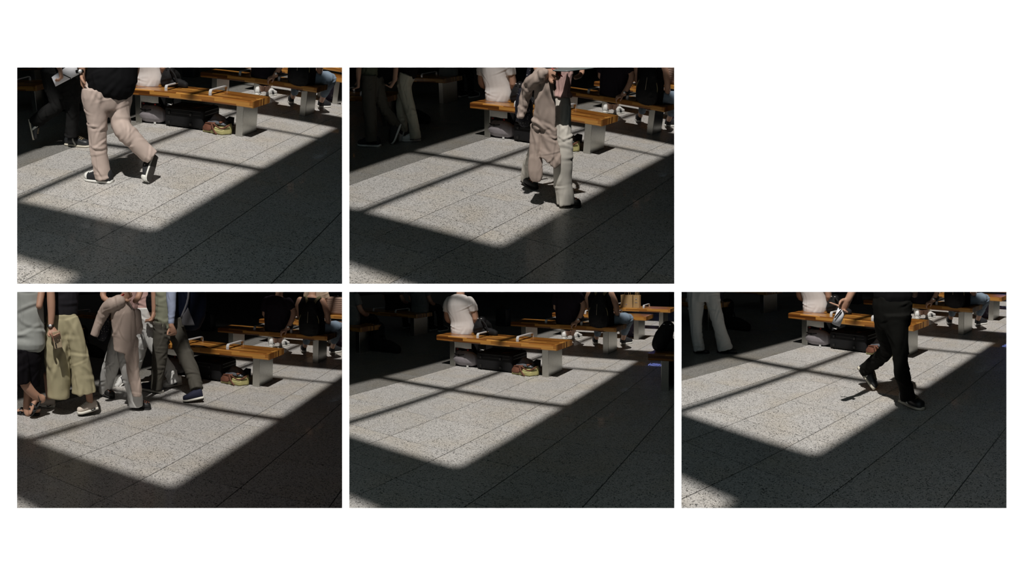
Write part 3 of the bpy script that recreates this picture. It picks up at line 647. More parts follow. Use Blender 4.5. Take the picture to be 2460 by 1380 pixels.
def person(p, base, label, garments, body, n, hands=(), hair=(), shoes=(), watch=None, sleeve=None, seed=1, voxel=0.0085, bvox=0.007):
    r = tag(put(p, 'person', None, base), label + ', ' + WHERE[p], 'person'); r['_base'] = list(base); b = Vector(base)
    mv = lambda q: tuple(Vector(q)-b)
    for gi, g in enumerate(garments):
        name, m, tubes = g[0], g[1], g[2]; F = g[3:]
        parts = []
        for t in rel(tubes, base):
            if name == 'trousers':              # hems reach down over the shoes
                a, c = Vector(t[-2][:3]), Vector(t[-1][:3]); t = t[:-1] + [(*(c+(c-a).normalized()*0.028), *t[-1][3:])]
            parts.append(tube_geo(t, n, 20, 3, name in ('t_shirt', 'top', 'shirt', 'tank_top'), False))
        put(p, name, fuse(name, parts, CL[m], voxel, 4, list(F), seed*10+gi), parent=r)
    bg = [tube_geo(t, n) for t in rel(body, base)]
    for g in garments:                          # the legs go on inside the trousers, joined to the hips
        if g[0] in ('trousers', 'jeans', 'shorts', 'culottes'):
            hip = rel(body, base)[0][0]
            for t in rel(g[2], base): bg.append(tube_geo([(*hip[:3], 0.07, 1.0)] + [(*q[:3], min(q[3]*0.6, 0.06), 1.0) for q in t[1:-1]], n, 12, 2))
    for h in hands: bg += hand_geo(mv(h[0]), mv(h[1]), h[2], h[3], *( (h[4], mv(h[5])) if len(h) > 4 else ()))
    for s in shoes:
        if s[0] == 'sandal':
            h, t = Vector(mv(s[1])), Vector(mv(s[2])); up = Vector(s[3]); d = (t-h)
            bg.append(tube_geo([(*(h+d*0.1+up*0.055), 0.032, 1), (*(h+d*0.4+up*0.05), 0.034, 0.8), (*(h+d*0.75+up*0.04), 0.042, 0.45), (*(h+d*0.93+up*0.032), 0.034, 0.35)], up))
    if hair:
        hc = Vector(mv(hair[0][1][:3])); rr = hair[0][1][3]; f = -Vector(n)
        bg += [tube_geo([(*(hc+f.cross(Vector((0,0,1)))*sx*rr*0.95-Vector((0,0,rr*0.4))), rr*0.16, 1), (*(hc+f.cross(Vector((0,0,1)))*sx*rr*1.0-Vector((0,0,rr*0.1))), rr*0.2, 1)], n, 8, 1) for sx in (-1, 1)]
        bg.append(tube_geo([(*(hc+f*rr*0.95-Vector((0,0,rr*0.1))), rr*0.1, 1), (*(hc+f*rr*1.08-Vector((0,0,rr*0.45))), rr*0.15, 1)], n, 8, 1))
    put(p, 'body', fuse('body', bg, M_SKIN, bvox, 1), parent=r)
    if hair: put(p, 'hair', fuse('hair', [tube_geo(t[:2], n) for t in rel(hair, base)], M_HAIR, 0.012, 2, [(0.006,60,(1,1,0.4))], seed), parent=r)
    if sleeve: put(p, 'arm_sleeve', fuse('arm_sleeve', [tube_geo(t, n, 16, 3, True, False) for t in rel(sleeve, base)], CL['sleeve'], 0.008, 3, [(0.004,50,(1,1,1.6))], seed+3), parent=r)
    for s in shoes: make_shoe(p, r, *s)
    if watch:
        c = Vector(mv(watch[0])); ax = Vector(watch[1]).normalized(); u, v = frame_for(ax, Vector((0,1,0.1))); R = watch[2]
        V, F = strap([c+u*R*math.cos(a*math.pi/6)+v*R*math.sin(a*math.pi/6) for a in range(13)], 0.004, 0.02, ax, 2)
        put(p, 'watch_band', mesh_from('watch_band', V, F, M_BLACKPLASTIC), parent=r)
        put(p, 'watch_face', mesh_from('watch_face', *tube_geo([(*(c+Vector(n)*(R-0.002)), 0.016, 1), (*(c+Vector(n)*(R+0.008)), 0.015, 1)], (0,0,1), 14, 1, False, False), M_CHROME), parent=r)
    return r

# seated: white T-shirt on the front bench, seen from behind
def seated_white(p):
    N = (0,-1,0)
    person(p, (-0.03, 2.12, BZ1), 'person in off-white T-shirt sitting on the front bench, back turned', [
        ('trousers', 'charcoal', [[(-0.11,2.14,0.48,0.085,0.8),(-0.13,2.4,0.49,0.082,0.8),(-0.14,2.56,0.46,0.07,1),(-0.14,2.6,0.25,0.06,1),(-0.14,2.6,0.1,0.055,1)], [(0.07,2.14,0.48,0.085,0.8),(0.08,2.4,0.49,0.082,0.8),(0.09,2.56,0.46,0.07,1),(0.09,2.6,0.25,0.06,1),(0.09,2.6,0.1,0.055,1)]], (0.006,34,(1,1,0.6))),
        ('t_shirt', 'tee', [[(-0.02,2.125,0.425,0.168,0.68),(-0.01,2.13,0.49,0.188,0.6),(-0.012,2.13,0.58,0.19,0.56),(-0.03,2.11,0.70,0.2,0.52),(-0.04,2.095,0.80,0.215,0.48),(-0.04,2.1,0.86,0.19,0.5),(-0.04,2.115,0.905,0.12,0.6),(-0.04,2.12,0.925,0.075,0.8)],
            [(-0.2,2.1,0.84,0.062,1),(-0.235,2.1,0.78,0.066,1),(-0.25,2.105,0.69,0.06,1)], [(0.12,2.1,0.85,0.062,1),(0.16,2.1,0.79,0.066,1),(0.182,2.105,0.71,0.06,1)]], (0.008,18,(1,1,0.45)), (0.006,34,(1.6,1,0.5)))],
        [[(-0.02,2.13,0.5,0.13,0.6),(-0.04,2.11,0.8,0.15,0.5),(-0.04,2.125,0.92,0.056,1),(-0.04,2.135,0.99,0.055,1)], [(-0.04,2.15,1.02,0.07,1.1),(-0.04,2.15,1.09,0.085,1.1),(-0.04,2.145,1.14,0.07,1.1)],
         [(-0.2,2.1,0.83,0.048,1),(-0.255,2.11,0.68,0.044,1),(-0.255,2.14,0.57,0.04,1),(-0.21,2.28,0.53,0.034,1),(-0.15,2.38,0.53,0.028,1)], [(0.12,2.1,0.83,0.048,1),(0.19,2.11,0.7,0.044,1),(0.205,2.13,0.59,0.04,1),(0.16,2.28,0.54,0.034,1),(0.1,2.38,0.53,0.028,1)]],
        N, [((-0.15,2.38,0.53),(-0.1,2.46,0.53),(0,0,-1),0.4), ((0.1,2.38,0.53),(0.06,2.46,0.53),(0,0,-1),0.4)],
        [[(-0.04,2.14,1.15,0.08,1.1),(-0.04,2.15,1.1,0.093,1.1)]], [('canvas',(-0.14,2.55,0.0),(-0.15,2.82,0.0),(0,0,1)), ('canvas',(0.09,2.55,0.0),(0.1,2.82,0.0),(0,0,1))], seed=31)
def seated_dark(p):
    N = (0,-1,0)
    r = person(p, (0.85, 3.66, BZ1), 'person in dark T-shirt leaning on one hand, second bench', [
        ('shorts', 'black', [[(0.77,3.68,0.47,0.09,0.8),(0.7,3.95,0.47,0.085,0.8),(0.64,4.08,0.45,0.075,1)], [(0.95,3.68,0.47,0.09,0.8),(0.9,3.95,0.47,0.085,0.8),(0.86,4.08,0.45,0.075,1)]], (0.006,30,(1,1,0.6))),
        ('t_shirt', 'darktee', [[(0.85,3.66,0.43,0.195,0.62),(0.85,3.67,0.52,0.2,0.58),(0.85,3.65,0.66,0.195,0.55),(0.86,3.63,0.8,0.21,0.5),(0.87,3.63,0.87,0.18,0.5),(0.88,3.64,0.92,0.1,0.7)], [(0.7,3.63,0.86,0.06,1),(0.665,3.63,0.78,0.062,1),(0.66,3.64,0.7,0.058,1)], [(1.03,3.63,0.86,0.058,1),(1.075,3.63,0.80,0.058,1),(1.09,3.63,0.74,0.052,1)]], (0.007,22,(1,1,0.5)))],
        [[(0.85,3.66,0.5,0.14,0.6),(0.87,3.63,0.82,0.14,0.5),(0.88,3.64,0.93,0.055,1),(0.88,3.65,0.99,0.055,1)], [(0.88,3.68,1.03,0.07,1.1),(0.88,3.68,1.1,0.085,1.1),(0.88,3.67,1.15,0.07,1.1)],
         [(1.04,3.63,0.85,0.046,1),(1.12,3.62,0.72,0.042,1),(1.10,3.58,0.58,0.036,1),(1.05,3.53,0.47,0.028,1)], [(0.7,3.63,0.85,0.046,1),(0.65,3.66,0.65,0.04,1),(0.7,3.85,0.56,0.034,1),(0.8,3.98,0.53,0.028,1)],
         [(0.64,4.05,0.45,0.055,1),(0.52,4.35,0.3,0.05,1),(0.40,4.66,0.1,0.036,1)], [(0.86,4.05,0.45,0.055,1),(0.66,4.38,0.3,0.05,1),(0.46,4.70,0.1,0.036,1)]],
        N, [((1.06,3.545,0.47),(0.98,3.49,0.43),(0,0.3,-1),0.45)], [[(0.88,3.67,1.16,0.08,1.1),(0.88,3.68,1.11,0.093,1.1)]],
        [('stripeW',(0.30,4.70,0.0),(0.22,4.95,0.0),(0,0,1)), ('stripeW',(0.46,4.74,0.0),(0.50,4.99,0.0),(0,0,1))], watch=((1.075,3.555,0.505),(-0.3,-0.4,-1),0.034), seed=41)
    r.matrix_world = MR[p] @ Matrix.Translation((0.85, 3.60, BZ1))
M_STRAP = mat('striped_strap', (0.20,0.17,0.09), 0.8); M_ZIP = mat('pale_zip', (0.35,0.3,0.22), 0.5)
def seated_pack(p):
    N = (0,-1,0)
    r = person(p, (1.38, 3.70, BZ1), 'person in black tank top and washed jeans, second bench', [
        ('jeans', 'jeans', [[(1.3,3.72,0.48,0.09,0.8),(1.24,4.0,0.49,0.08,0.9),(1.15,4.15,0.47,0.07,1),(1.08,4.3,0.27,0.06,1),(1.05,4.38,0.17,0.056,1)], [(1.46,3.72,0.49,0.095,0.85),(1.60,3.86,0.5,0.085,0.95),(1.69,4.0,0.49,0.08,1),(1.60,4.2,0.36,0.065,1),(1.5,4.38,0.22,0.055,1)]], (0.008,34,(1,1,1))),
        ('tank_top', 'black', [[(1.38,3.70,0.43,0.19,0.62),(1.38,3.71,0.52,0.19,0.58),(1.37,3.69,0.68,0.19,0.55),(1.37,3.68,0.82,0.2,0.5),(1.37,3.69,0.92,0.15,0.5)]], (0.007,22,(1,1,0.5)))],
        [[(1.38,3.7,0.5,0.13,0.6),(1.37,3.68,0.84,0.14,0.5),(1.37,3.7,0.95,0.055,1),(1.37,3.71,1.02,0.055,1)], [(1.37,3.73,1.06,0.07,1.1),(1.37,3.73,1.13,0.085,1.1),(1.37,3.72,1.18,0.07,1.1)],
         [(1.53,3.68,0.88,0.05,1),(1.60,3.68,0.74,0.044,1),(1.60,3.74,0.60,0.038,1),(1.56,3.92,0.57,0.032,1),(1.50,4.0,0.57,0.027,1)], [(1.2,3.68,0.88,0.05,1),(1.15,3.7,0.72,0.044,1),(1.2,3.86,0.58,0.036,1),(1.3,3.98,0.57,0.028,1)],
         [(1.07,4.32,0.25,0.045,1),(1.0,4.46,0.09,0.036,1)], [(1.52,4.36,0.25,0.045,1),(1.42,4.56,0.09,0.036,1)]],
        N, [((1.50,4.0,0.57),(1.44,4.06,0.56),(0,0,-1),0.5)], [[(1.37,3.72,1.19,0.08,1.1),(1.37,3.73,1.14,0.093,1.1)]],
        [('runner',(1.0,4.42,0.0),(0.9,4.66,0.0),(0,0,1)), ('runner',(1.40,4.52,0.0),(1.5,4.76,0.0),(0,0,1))], seed=51)
    r.matrix_world = MR[p] @ Matrix.Translation((1.38, 3.62, BZ1))
    r = tag(put(p, 'black_backpack', None, (1.40, 3.45, BZ1)), 'black backpack with striped straps on the person in jeans, ' + WHERE[p], 'backpack')
    put(p, 'shell', fuse('shell', [tube_geo([(0,0,0.06,0.15,0.55),(0,-0.01,0.16,0.155,0.55),(0,0.0,0.28,0.13,0.5),(0,0.02,0.38,0.1,0.5),(0,0.04,0.45,0.06,0.5)], (0,1,0)), tube_geo([(0,-0.06,0.07,0.1,0.4),(0,-0.065,0.16,0.105,0.4),(0,-0.05,0.24,0.08,0.4)], (0,1,0))], M_BLACKNYLON, 0.008, 3, [(0.004,40,(1,1,1))], 8), parent=r)
    V, F = strap([(0.0,-0.07,0.33),(0.005,-0.09,0.27),(0.008,-0.106,0.18)], 0.006, 0.004, (0,1,0)); put(p, 'zipper', mesh_from('zipper', V, F, M_ZIP), parent=r)
    for sx in (-1, 1):
        V, F = strap([(sx*0.045,0.03,0.43),(sx*0.08,0.075,0.5),(sx*0.12,0.12,0.53)], 0.04, 0.006, (0,1,0)); put(p, 'shoulder_strap', mesh_from('shoulder_strap', V, F, M_STRAP), parent=r)
        V, F = strap([(sx*0.12,-0.03,0.28),(sx*0.145,-0.03,0.2),(sx*0.13,-0.03,0.1)], 0.01, 0.004, (0,1,0)); put(p, 'side_strap', mesh_from('side_strap', V, F, M_STRAP), parent=r)
def seated_dim(p, x, y, m, label, seed):
    N = (0,-1,0); q = lambda t: [(a+x, b+y, c, r, d) for a, b, c, r, d in t]
    person(p, (x, y, BZ1), label, [
        ('trousers', 'charcoal', [q([(-0.1,0.02,0.48,0.088,0.8),(-0.11,0.3,0.48,0.08,0.9),(-0.11,0.45,0.42,0.068,1),(-0.11,0.47,0.12,0.056,1)]), q([(0.1,0.02,0.48,0.088,0.8),(0.11,0.3,0.48,0.08,0.9),(0.11,0.45,0.42,0.068,1),(0.11,0.47,0.12,0.056,1)])], (0.006,30,(1,1,0.6))),
        ('shirt', m, [q([(0,0,0.43,0.19,0.62),(0,0.01,0.55,0.19,0.58),(0,-0.01,0.7,0.195,0.55),(0,-0.02,0.84,0.21,0.5),(0,-0.01,0.91,0.13,0.6)]), q([(-0.18,-0.02,0.85,0.06,1),(-0.22,0,0.72,0.058,1)]), q([(0.18,-0.02,0.85,0.06,1),(0.22,0,0.72,0.058,1)])], (0.008,22,(1,1,0.5)))],
        [q([(0,0,0.5,0.13,0.6),(0,-0.02,0.84,0.14,0.5),(0,0,0.94,0.055,1),(0,0.01,1.0,0.055,1)]), q([(0,0.03,1.04,0.07,1.1),(0,0.03,1.11,0.085,1.1),(0,0.02,1.16,0.07,1.1)]), q([(-0.18,-0.02,0.84,0.046,1),(-0.23,0.02,0.64,0.04,1),(-0.16,0.2,0.55,0.033,1),(-0.1,0.3,0.55,0.027,1)]), q([(0.18,-0.02,0.84,0.046,1),(0.23,0.02,0.64,0.04,1),(0.16,0.2,0.55,0.033,1),(0.1,0.3,0.55,0.027,1)])],
        N, [], [q([(0,0.02,1.17,0.08,1.1),(0,0.03,1.12,0.093,1.1)])], [('canvas',(x-0.11,y+0.42,0.0),(x-0.12,y+0.69,0.0),(0,0,1)), ('canvas',(x+0.11,y+0.42,0.0),(x+0.12,y+0.69,0.0),(0,0,1))], seed=seed, voxel=0.011, bvox=0.011)
for p in POSES:
    if p != 3: seated_white(p)
    seated_dark(p); seated_pack(p)
for p in (2, 4): seated_dim(p, -2.28, 3.95, 'dimgrey', 'dim person in grey shirt on the farther left bench', 61)
seated_dim(4, -2.95, 3.95, 'black', 'dim person in black on the farther left bench', 62)
seated_dim(4, -2.05, 1.98, 'dimgrey', 'dim person in grey shirt on the nearer left bench', 63)
seated_dim(3, 0.48, 6.4, 'beigeshirt', 'person in beige shirt on the farthest bench beside the rose suitcase', 64)
PEOPLE = [
{'key': '1a', 'label': 'person in beige chinos and black shirt, one canvas sneaker lifted', 'garments': [('trousers', 'beige', [[(1.063, -0.163, 0.763, 0.1024, 0.95), (1.058, -0.168, 0.703, 0.1067, 0.95), (1.061, -0.165, 0.571, 0.0895, 0.95), (1.057, -0.169, 0.444, 0.0812, 0.95), (1.054, -0.171, 0.298, 0.0743, 0.95), (1.062, -0.164, 0.161, 0.0708, 0.95), (1.072, -0.156, 0.067, 0.0723, 0.95)], [(1.183, -0.009, 0.744, 0.1035, 0.95), (1.186, -0.006, 0.683, 0.0963, 0.95), (1.18, -0.025, 0.581, 0.0863, 0.95), (1.202, -0.045, 0.487, 0.0808, 0.95), (1.25, -0.071, 0.432, 0.0791, 0.95), (1.306, -0.036, 0.366, 0.0766, 0.95), (1.36, -0.003, 0.298, 0.0716, 0.95), (1.42, 0.035, 0.235, 0.0657, 0.95)], [(1.132, -0.078, 0.853, 0.1159, 0.5), (1.124, -0.085, 0.8, 0.1695, 0.48), (1.122, -0.087, 0.754, 0.1995, 0.52), (1.123, -0.086, 0.685, 0.1788, 0.56), (1.124, -0.085, 0.623, 0.1188, 0.7)]], (0.01, 34, (1, 1, 0.55)), (0.007, 46, (1, 1, 1.6))), ('shirt', 'black', [[(1.137, -0.075, 0.774, 0.1984, 0.66), (1.153, -0.06, 0.844, 0.2021, 0.64), (1.17, -0.046, 0.973, 0.1836, 0.55), (1.152, -0.061, 1.102, 0.1707, 0.5), (1.151, -0.062, 1.182, 0.1454, 0.5)], [(1.061, -0.165, 1.193, 0.0606, 1.0), (1.013, -0.206, 1.093, 0.0579, 1.0), (0.987, -0.228, 1.008, 0.0516, 1.0)], [(1.226, 0.04, 1.174, 0.0648, 1.0), (1.238, 0.117, 1.022, 0.0631, 1.0), (1.234, 0.14, 0.915, 0.0535, 1.0)]], (0.008, 26, (1, 1, 0.6)))], 'body': [[(1.116, -0.079, 0.813, 0.106, 0.6), (1.14, -0.059, 0.975, 0.1145, 0.6), (1.144, -0.055, 1.163, 0.1019, 0.6), (1.151, -0.088, 1.251, 0.0401, 1.0), (1.142, -0.097, 1.311, 0.0431, 1.0)], [(1.144, -0.095, 1.402, 0.0551, 1.1), (1.141, -0.097, 1.347, 0.0694, 1.1), (1.138, -0.099, 1.297, 0.0523, 1.1)], [(1.061, -0.165, 1.193, 0.037, 1.0), (1.01, -0.209, 1.081, 0.0341, 1.0), (0.984, -0.23, 0.969, 0.0318, 1.0), (0.992, -0.224, 0.917, 0.0285, 1.0), (0.993, -0.223, 0.884, 0.0251, 1.0)], [(1.226, 0.04, 1.174, 0.0409, 1.0), (1.243, 0.121, 1.009, 0.0386, 1.0), (1.227, 0.16, 0.886, 0.0323, 1.0), (1.196, 0.159, 0.783, 0.0255, 1.0)]], 'hands': [((0.993, -0.223, 0.884), (0.993, -0.223, 0.821), (0.928, 0.373, 0.0), 0.35)], 'hair': [[(1.137, -0.081, 1.426, 0.0591, 1.1), (1.134, -0.084, 1.367, 0.0744, 1.1), (1.131, -0.086, 1.314, 0.0561, 1.1)]], 'watch': ((0.981, -0.234, 0.9), (0.091, 0.077, -0.993), 0.034), 'shoes': [('canvas', (1.147, -0.135, 0.0), (0.872, -0.159, 0.0), (0, 0, 1)), ('canvas', (1.442, 0.106, 0.214), (1.442, -0.025, 0.027), (-0.979, 0.174, 0.102))], 'hall': 1, 'base': (1.039, -0.184, 0.0), 'n': (0.648, -0.762, 0.0)},
{'key': '1b', 'label': 'person in black trousers holding white paper, walking right', 'garments': [('trousers', 'charcoal', [[(0.019, 0.665, 0.753, 0.1351, 1.0), (0.027, 0.673, 0.589, 0.1096, 1.0), (0.031, 0.677, 0.438, 0.0795, 1.0), (0.025, 0.671, 0.313, 0.071, 1.0), (0.012, 0.659, 0.204, 0.0688, 1.0), (0.006, 0.653, 0.14, 0.0711, 1.0)], [(-0.102, 0.623, 0.76, 0.1499, 1.0), (-0.12, 0.607, 0.624, 0.1103, 1.0), (-0.094, 0.59, 0.522, 0.0922, 1.0), (-0.078, 0.577, 0.445, 0.0796, 1.0), (-0.188, 0.544, 0.379, 0.0751, 1.0), (-0.341, 0.5, 0.285, 0.0671, 1.0)], [(-0.047, 0.646, 0.857, 0.1705, 0.6), (-0.056, 0.638, 0.74, 0.1767, 0.6), (-0.05, 0.643, 0.645, 0.1508, 0.6)]], (0.009, 34, (1, 1, 0.6)), (0.006, 46, (1, 1, 1.5))), ('shirt', 'black', [[(-0.044, 0.649, 0.807, 0.1667, 0.6), (-0.035, 0.657, 0.931, 0.156, 0.6), (-0.016, 0.674, 1.083, 0.1671, 0.55), (-0.008, 0.681, 1.185, 0.1394, 0.55)], [(-0.054, 0.599, 1.173, 0.0565, 1.0), (-0.031, 0.552, 1.034, 0.0545, 1.0)], [(0.007, 0.79, 1.15, 0.0575, 1.0), (0.023, 0.805, 1.002, 0.056, 1.0)]], (0.007, 28, (1, 1, 0.7)))], 'body': [[(-0.061, 0.647, 0.765, 0.0997, 0.7), (-0.011, 0.679, 1.146, 0.1006, 0.7), (0.016, 0.69, 1.254, 0.0389, 1.0), (0.027, 0.7, 1.314, 0.043, 1.0)], [(0.042, 0.714, 1.43, 0.0561, 1.1), (0.038, 0.71, 1.374, 0.0705, 1.1), (0.035, 0.707, 1.324, 0.0531, 1.1)], [(-0.054, 0.599, 1.173, 0.0391, 1.0), (-0.016, 0.525, 1.004, 0.037, 1.0), (0.072, 0.47, 0.881, 0.0311, 1.0), (0.101, 0.47, 0.824, 0.0269, 1.0)], [(0.007, 0.79, 1.15, 0.0398, 1.0), (0.02, 0.829, 0.95, 0.0361, 1.0), (0.028, 0.837, 0.771, 0.0275, 1.0)]], 'hands': [((0.102, 0.471, 0.82), (0.122, 0.461, 0.748), (-0.802, -0.597, 0.0), 0.55)], 'hair': [[(0.034, 0.72, 1.452, 0.0595, 1.1), (0.03, 0.716, 1.393, 0.0748, 1.1), (0.026, 0.712, 1.34, 0.0564, 1.1)]], 'shoes': [('stripe', (-0.145, 0.714, 0.0), (0.181, 0.737, 0.0), (0, 0, 1)), ('stripe', (-0.407, 0.453, 0.316), (-0.356, 0.431, 0.105), (0.729, 0.666, 0.156))], 'hall': 1, 'base': (0.035, 0.68, 0.0), 'n': (0.674, -0.739, 0.0), 'paper': [(0.039, 0.413, 0.745), (0.06, 0.433, 0.655), (0.223, 0.608, 0.742), (0.199, 0.586, 0.864)], 'pen': [(0.151, 0.461, 0.762), (0.207, 0.513, 0.716)]},
{'key': '2a', 'label': 'person in cream trousers and pink blouse carrying a beige jacket', 'garments': [('trousers', 'cream', [[(1.925, 0.144, 0.814, 0.0532, 0.9), (1.939, 0.129, 0.749, 0.0632, 0.9), (1.954, 0.114, 0.645, 0.0656, 0.95), (1.976, 0.103, 0.54, 0.0673, 0.95), (1.98, 0.105, 0.428, 0.0722, 0.95), (1.97, 0.122, 0.324, 0.0782, 0.95), (1.968, 0.143, 0.201, 0.0746, 0.95), (1.986, 0.152, 0.115, 0.0702, 0.95), (1.993, 0.156, 0.056, 0.0706, 0.95)], [(1.887, 0.17, 0.791, 0.0597, 1.0), (1.82, 0.204, 0.678, 0.0694, 1.0), (1.734, 0.25, 0.522, 0.0676, 1.0), (1.598, 0.339, 0.359, 0.0641, 1.0), (1.487, 0.418, 0.209, 0.0574, 1.0), (1.421, 0.474, 0.073, 0.0463, 1.0)], [(1.913, 0.15, 0.872, 0.0431, 0.8), (1.916, 0.151, 0.82, 0.0651, 0.85), (1.909, 0.159, 0.757, 0.0756, 0.85)]], (0.009, 30, (1, 1, 0.5)), (0.006, 44, (1, 1, 1.5))), ('blouse', 'pink', [[(1.917, 0.152, 0.846, 0.0747, 0.9), (1.917, 0.152, 0.863, 0.0691, 0.85), (1.918, 0.152, 0.891, 0.0528, 0.8), (1.924, 0.155, 0.969, 0.0582, 0.75), (1.927, 0.157, 1.056, 0.0653, 0.7), (1.922, 0.154, 1.161, 0.0683, 0.65), (1.914, 0.15, 1.237, 0.0564, 0.6)], [(1.889, 0.104, 1.229, 0.0299, 1.0), (1.852, 0.086, 1.144, 0.0283, 1.0)], [(1.952, 0.192, 1.233, 0.0302, 1.0), (2.008, 0.197, 1.147, 0.0285, 1.0)]], (0.006, 60, (1, 1, 0.25)))], 'body': [[(1.906, 0.169, 0.794, 0.0477, 0.8), (1.919, 0.164, 1.055, 0.05, 0.8), (1.91, 0.159, 1.223, 0.0453, 0.7), (1.924, 0.144, 1.272, 0.0187, 1.0), (1.935, 0.127, 1.3, 0.0208, 1.0)], [(1.935, 0.127, 1.367, 0.0271, 1.1), (1.936, 0.128, 1.34, 0.0339, 1.1), (1.938, 0.128, 1.316, 0.0255, 1.1)], [(1.887, 0.103, 1.229, 0.0194, 1.0), (1.835, 0.055, 1.13, 0.0188, 1.0), (1.779, -0.018, 1.046, 0.0219, 1.0), (1.876, -0.081, 1.023, 0.0163, 1.0), (1.914, -0.084, 1.025, 0.0132, 1.0)], [(1.954, 0.192, 1.233, 0.0197, 1.0), (2.035, 0.177, 1.136, 0.0189, 1.0), (2.085, 0.112, 1.031, 0.0195, 1.0), (2.082, 0.022, 1.005, 0.0148, 1.0)]], 'hands': [((1.914, -0.084, 1.025), (1.978, -0.075, 1.021), (0.437, -0.878, 0.196), 0.8)], 'hair': [[(1.925, 0.144, 1.379, 0.0295, 1.1), (1.927, 0.145, 1.35, 0.037, 1.1), (1.928, 0.146, 1.323, 0.0279, 1.1)]], 'shoes': [('clog', (1.906, 0.186, 0.0), (2.094, 0.223, 0.0), (0, 0, 1)), ('clog', (1.383, 0.478, 0.031), (1.51, 0.439, 0.01), (-0.228, -0.113, 0.967))], 'hall': 2, 'base': (2.038, 0.178, 0.0), 'n': (0.445, -0.895, 0.0), 'jacket': [('cloth', [[(1.916, -0.128, 1.033, 0.0309, 1.0), (1.871, -0.128, 0.991, 0.0404, 1.0), (1.801, -0.118, 0.957, 0.0447, 1.0), (1.741, -0.081, 0.862, 0.0352, 1.0), (1.722, -0.09, 0.773, 0.0301, 1.0), (1.708, -0.097, 0.697, 0.0273, 1.0)], [(1.856, -0.091, 1.012, 0.0555, 0.8), (1.885, -0.076, 0.943, 0.0708, 0.6), (1.887, -0.064, 0.86, 0.0755, 0.5), (1.885, -0.054, 0.764, 0.0765, 0.45), (1.879, -0.046, 0.688, 0.0831, 0.4), (1.885, -0.043, 0.635, 0.0739, 0.35)], [(1.925, -0.057, 0.97, 0.0297, 0.6), (1.944, -0.047, 0.821, 0.0208, 0.6), (1.949, -0.033, 0.665, 0.0193, 0.6), (1.959, -0.018, 0.572, 0.0195, 0.6)], [(1.816, -0.044, 0.649, 0.0469, 0.6), (1.82, -0.042, 0.541, 0.0523, 0.6), (1.817, -0.043, 0.422, 0.0522, 0.6), (1.82, -0.042, 0.317, 0.0568, 0.6), (1.826, -0.039, 0.259, 0.049, 0.6), (1.83, -0.037, 0.226, 0.0307, 0.6)], [(1.916, -0.027, 0.629, 0.0584, 0.35), (1.927, -0.022, 0.538, 0.059, 0.3), (1.934, -0.019, 0.459, 0.0753, 0.25), (1.932, -0.019, 0.403, 0.0858, 0.22), (1.922, -0.024, 0.383, 0.06, 0.22)]])], 'dotbag': [[(1.674, -0.003, 0.877, 0.0468, 0.6), (1.675, -0.002, 0.803, 0.065, 0.6), (1.678, -0.001, 0.727, 0.0695, 0.6), (1.684, 0.002, 0.665, 0.06, 0.6), (1.693, 0.007, 0.638, 0.0321, 0.6)]], 'dotstrap': [(1.688, 0.004, 0.87), (1.692, 0.029, 1.001), (1.709, 0.059, 1.157), (1.758, 0.106, 1.229)], 'tablet': [(2.006, -0.172, 1.054), (2.102, -0.147, 1.057), (2.211, 0.041, 1.08), (1.974, 0.091, 1.077)], 'pen': [(1.97, -0.123, 1.064), (2.05, -0.106, 1.014)]},
{'key': '2b', 'label': 'dim person in olive shirt and dark trousers at the left', 'garments': [('trousers', 'brownblack', [[(-0.917, 0.878, 0.821, 0.0939, 1.0), (-0.929, 0.865, 0.695, 0.0871, 1.0), (-0.937, 0.857, 0.477, 0.0789, 1.0), (-0.942, 0.852, 0.266, 0.0703, 1.0), (-0.947, 0.845, 0.109, 0.0691, 1.0)], [(-0.907, 0.978, 0.786, 0.0911, 1.0), (-0.914, 1.0, 0.586, 0.0772, 1.0), (-0.896, 1.05, 0.429, 0.0665, 1.0), (-0.855, 1.124, 0.281, 0.0595, 1.0), (-0.846, 1.165, 0.227, 0.0519, 1.0)]], (0.008, 34, (1, 1, 0.6))), ('shirt', 'olive', [[(-0.932, 0.892, 0.819, 0.1054, 0.7), (-0.924, 0.901, 0.938, 0.1008, 0.7), (-0.911, 0.914, 1.175, 0.1101, 0.65), (-0.909, 0.917, 1.282, 0.0874, 0.6)]], (0.006, 28, (1, 1, 0.7)))], 'body': [[(-0.938, 0.899, 0.833, 0.0678, 0.7), (-0.918, 0.922, 1.255, 0.0694, 0.7), (-0.904, 0.893, 1.349, 0.0289, 1.0), (-0.909, 0.887, 1.415, 0.0323, 1.0)], [(-0.905, 0.892, 1.534, 0.0541, 1.1), (-0.909, 0.887, 1.48, 0.068, 1.1), (-0.912, 0.883, 1.431, 0.0512, 1.1)], [(-0.904, 0.818, 1.251, 0.0397, 1.0), (-0.912, 0.766, 1.057, 0.0365, 1.0), (-0.918, 0.729, 0.884, 0.0313, 1.0), (-0.927, 0.72, 0.802, 0.0245, 1.0)]], 'hands': [((-0.927, 0.72, 0.802), (-0.933, 0.713, 0.733), (-0.674, -0.739, 0.0), 0.6)], 'hair': [[(-0.916, 0.91, 1.552, 0.0571, 1.1), (-0.92, 0.905, 1.495, 0.0717, 1.1), (-0.924, 0.901, 1.444, 0.054, 1.1)]], 'shoes': [('runner', (-0.873, 0.904, 0.0), (-1.203, 0.852, 0.0), (0, 0, 1)), ('runner', (-0.815, 1.228, 0.202), (-0.822, 1.072, -0.001), (-0.42, -0.809, 0.411))], 'hall': 2, 'base': (-0.955, 0.837, 0.0), 'n': (0.739, -0.674, 0.0), 'pack': ('black', [[(-0.829, 1.123, 1.165, 0.156, 0.6), (-0.836, 1.116, 0.98, 0.1656, 0.6), (-0.851, 1.099, 0.819, 0.1599, 0.6), (-0.856, 1.094, 0.741, 0.1263, 0.6)]])},
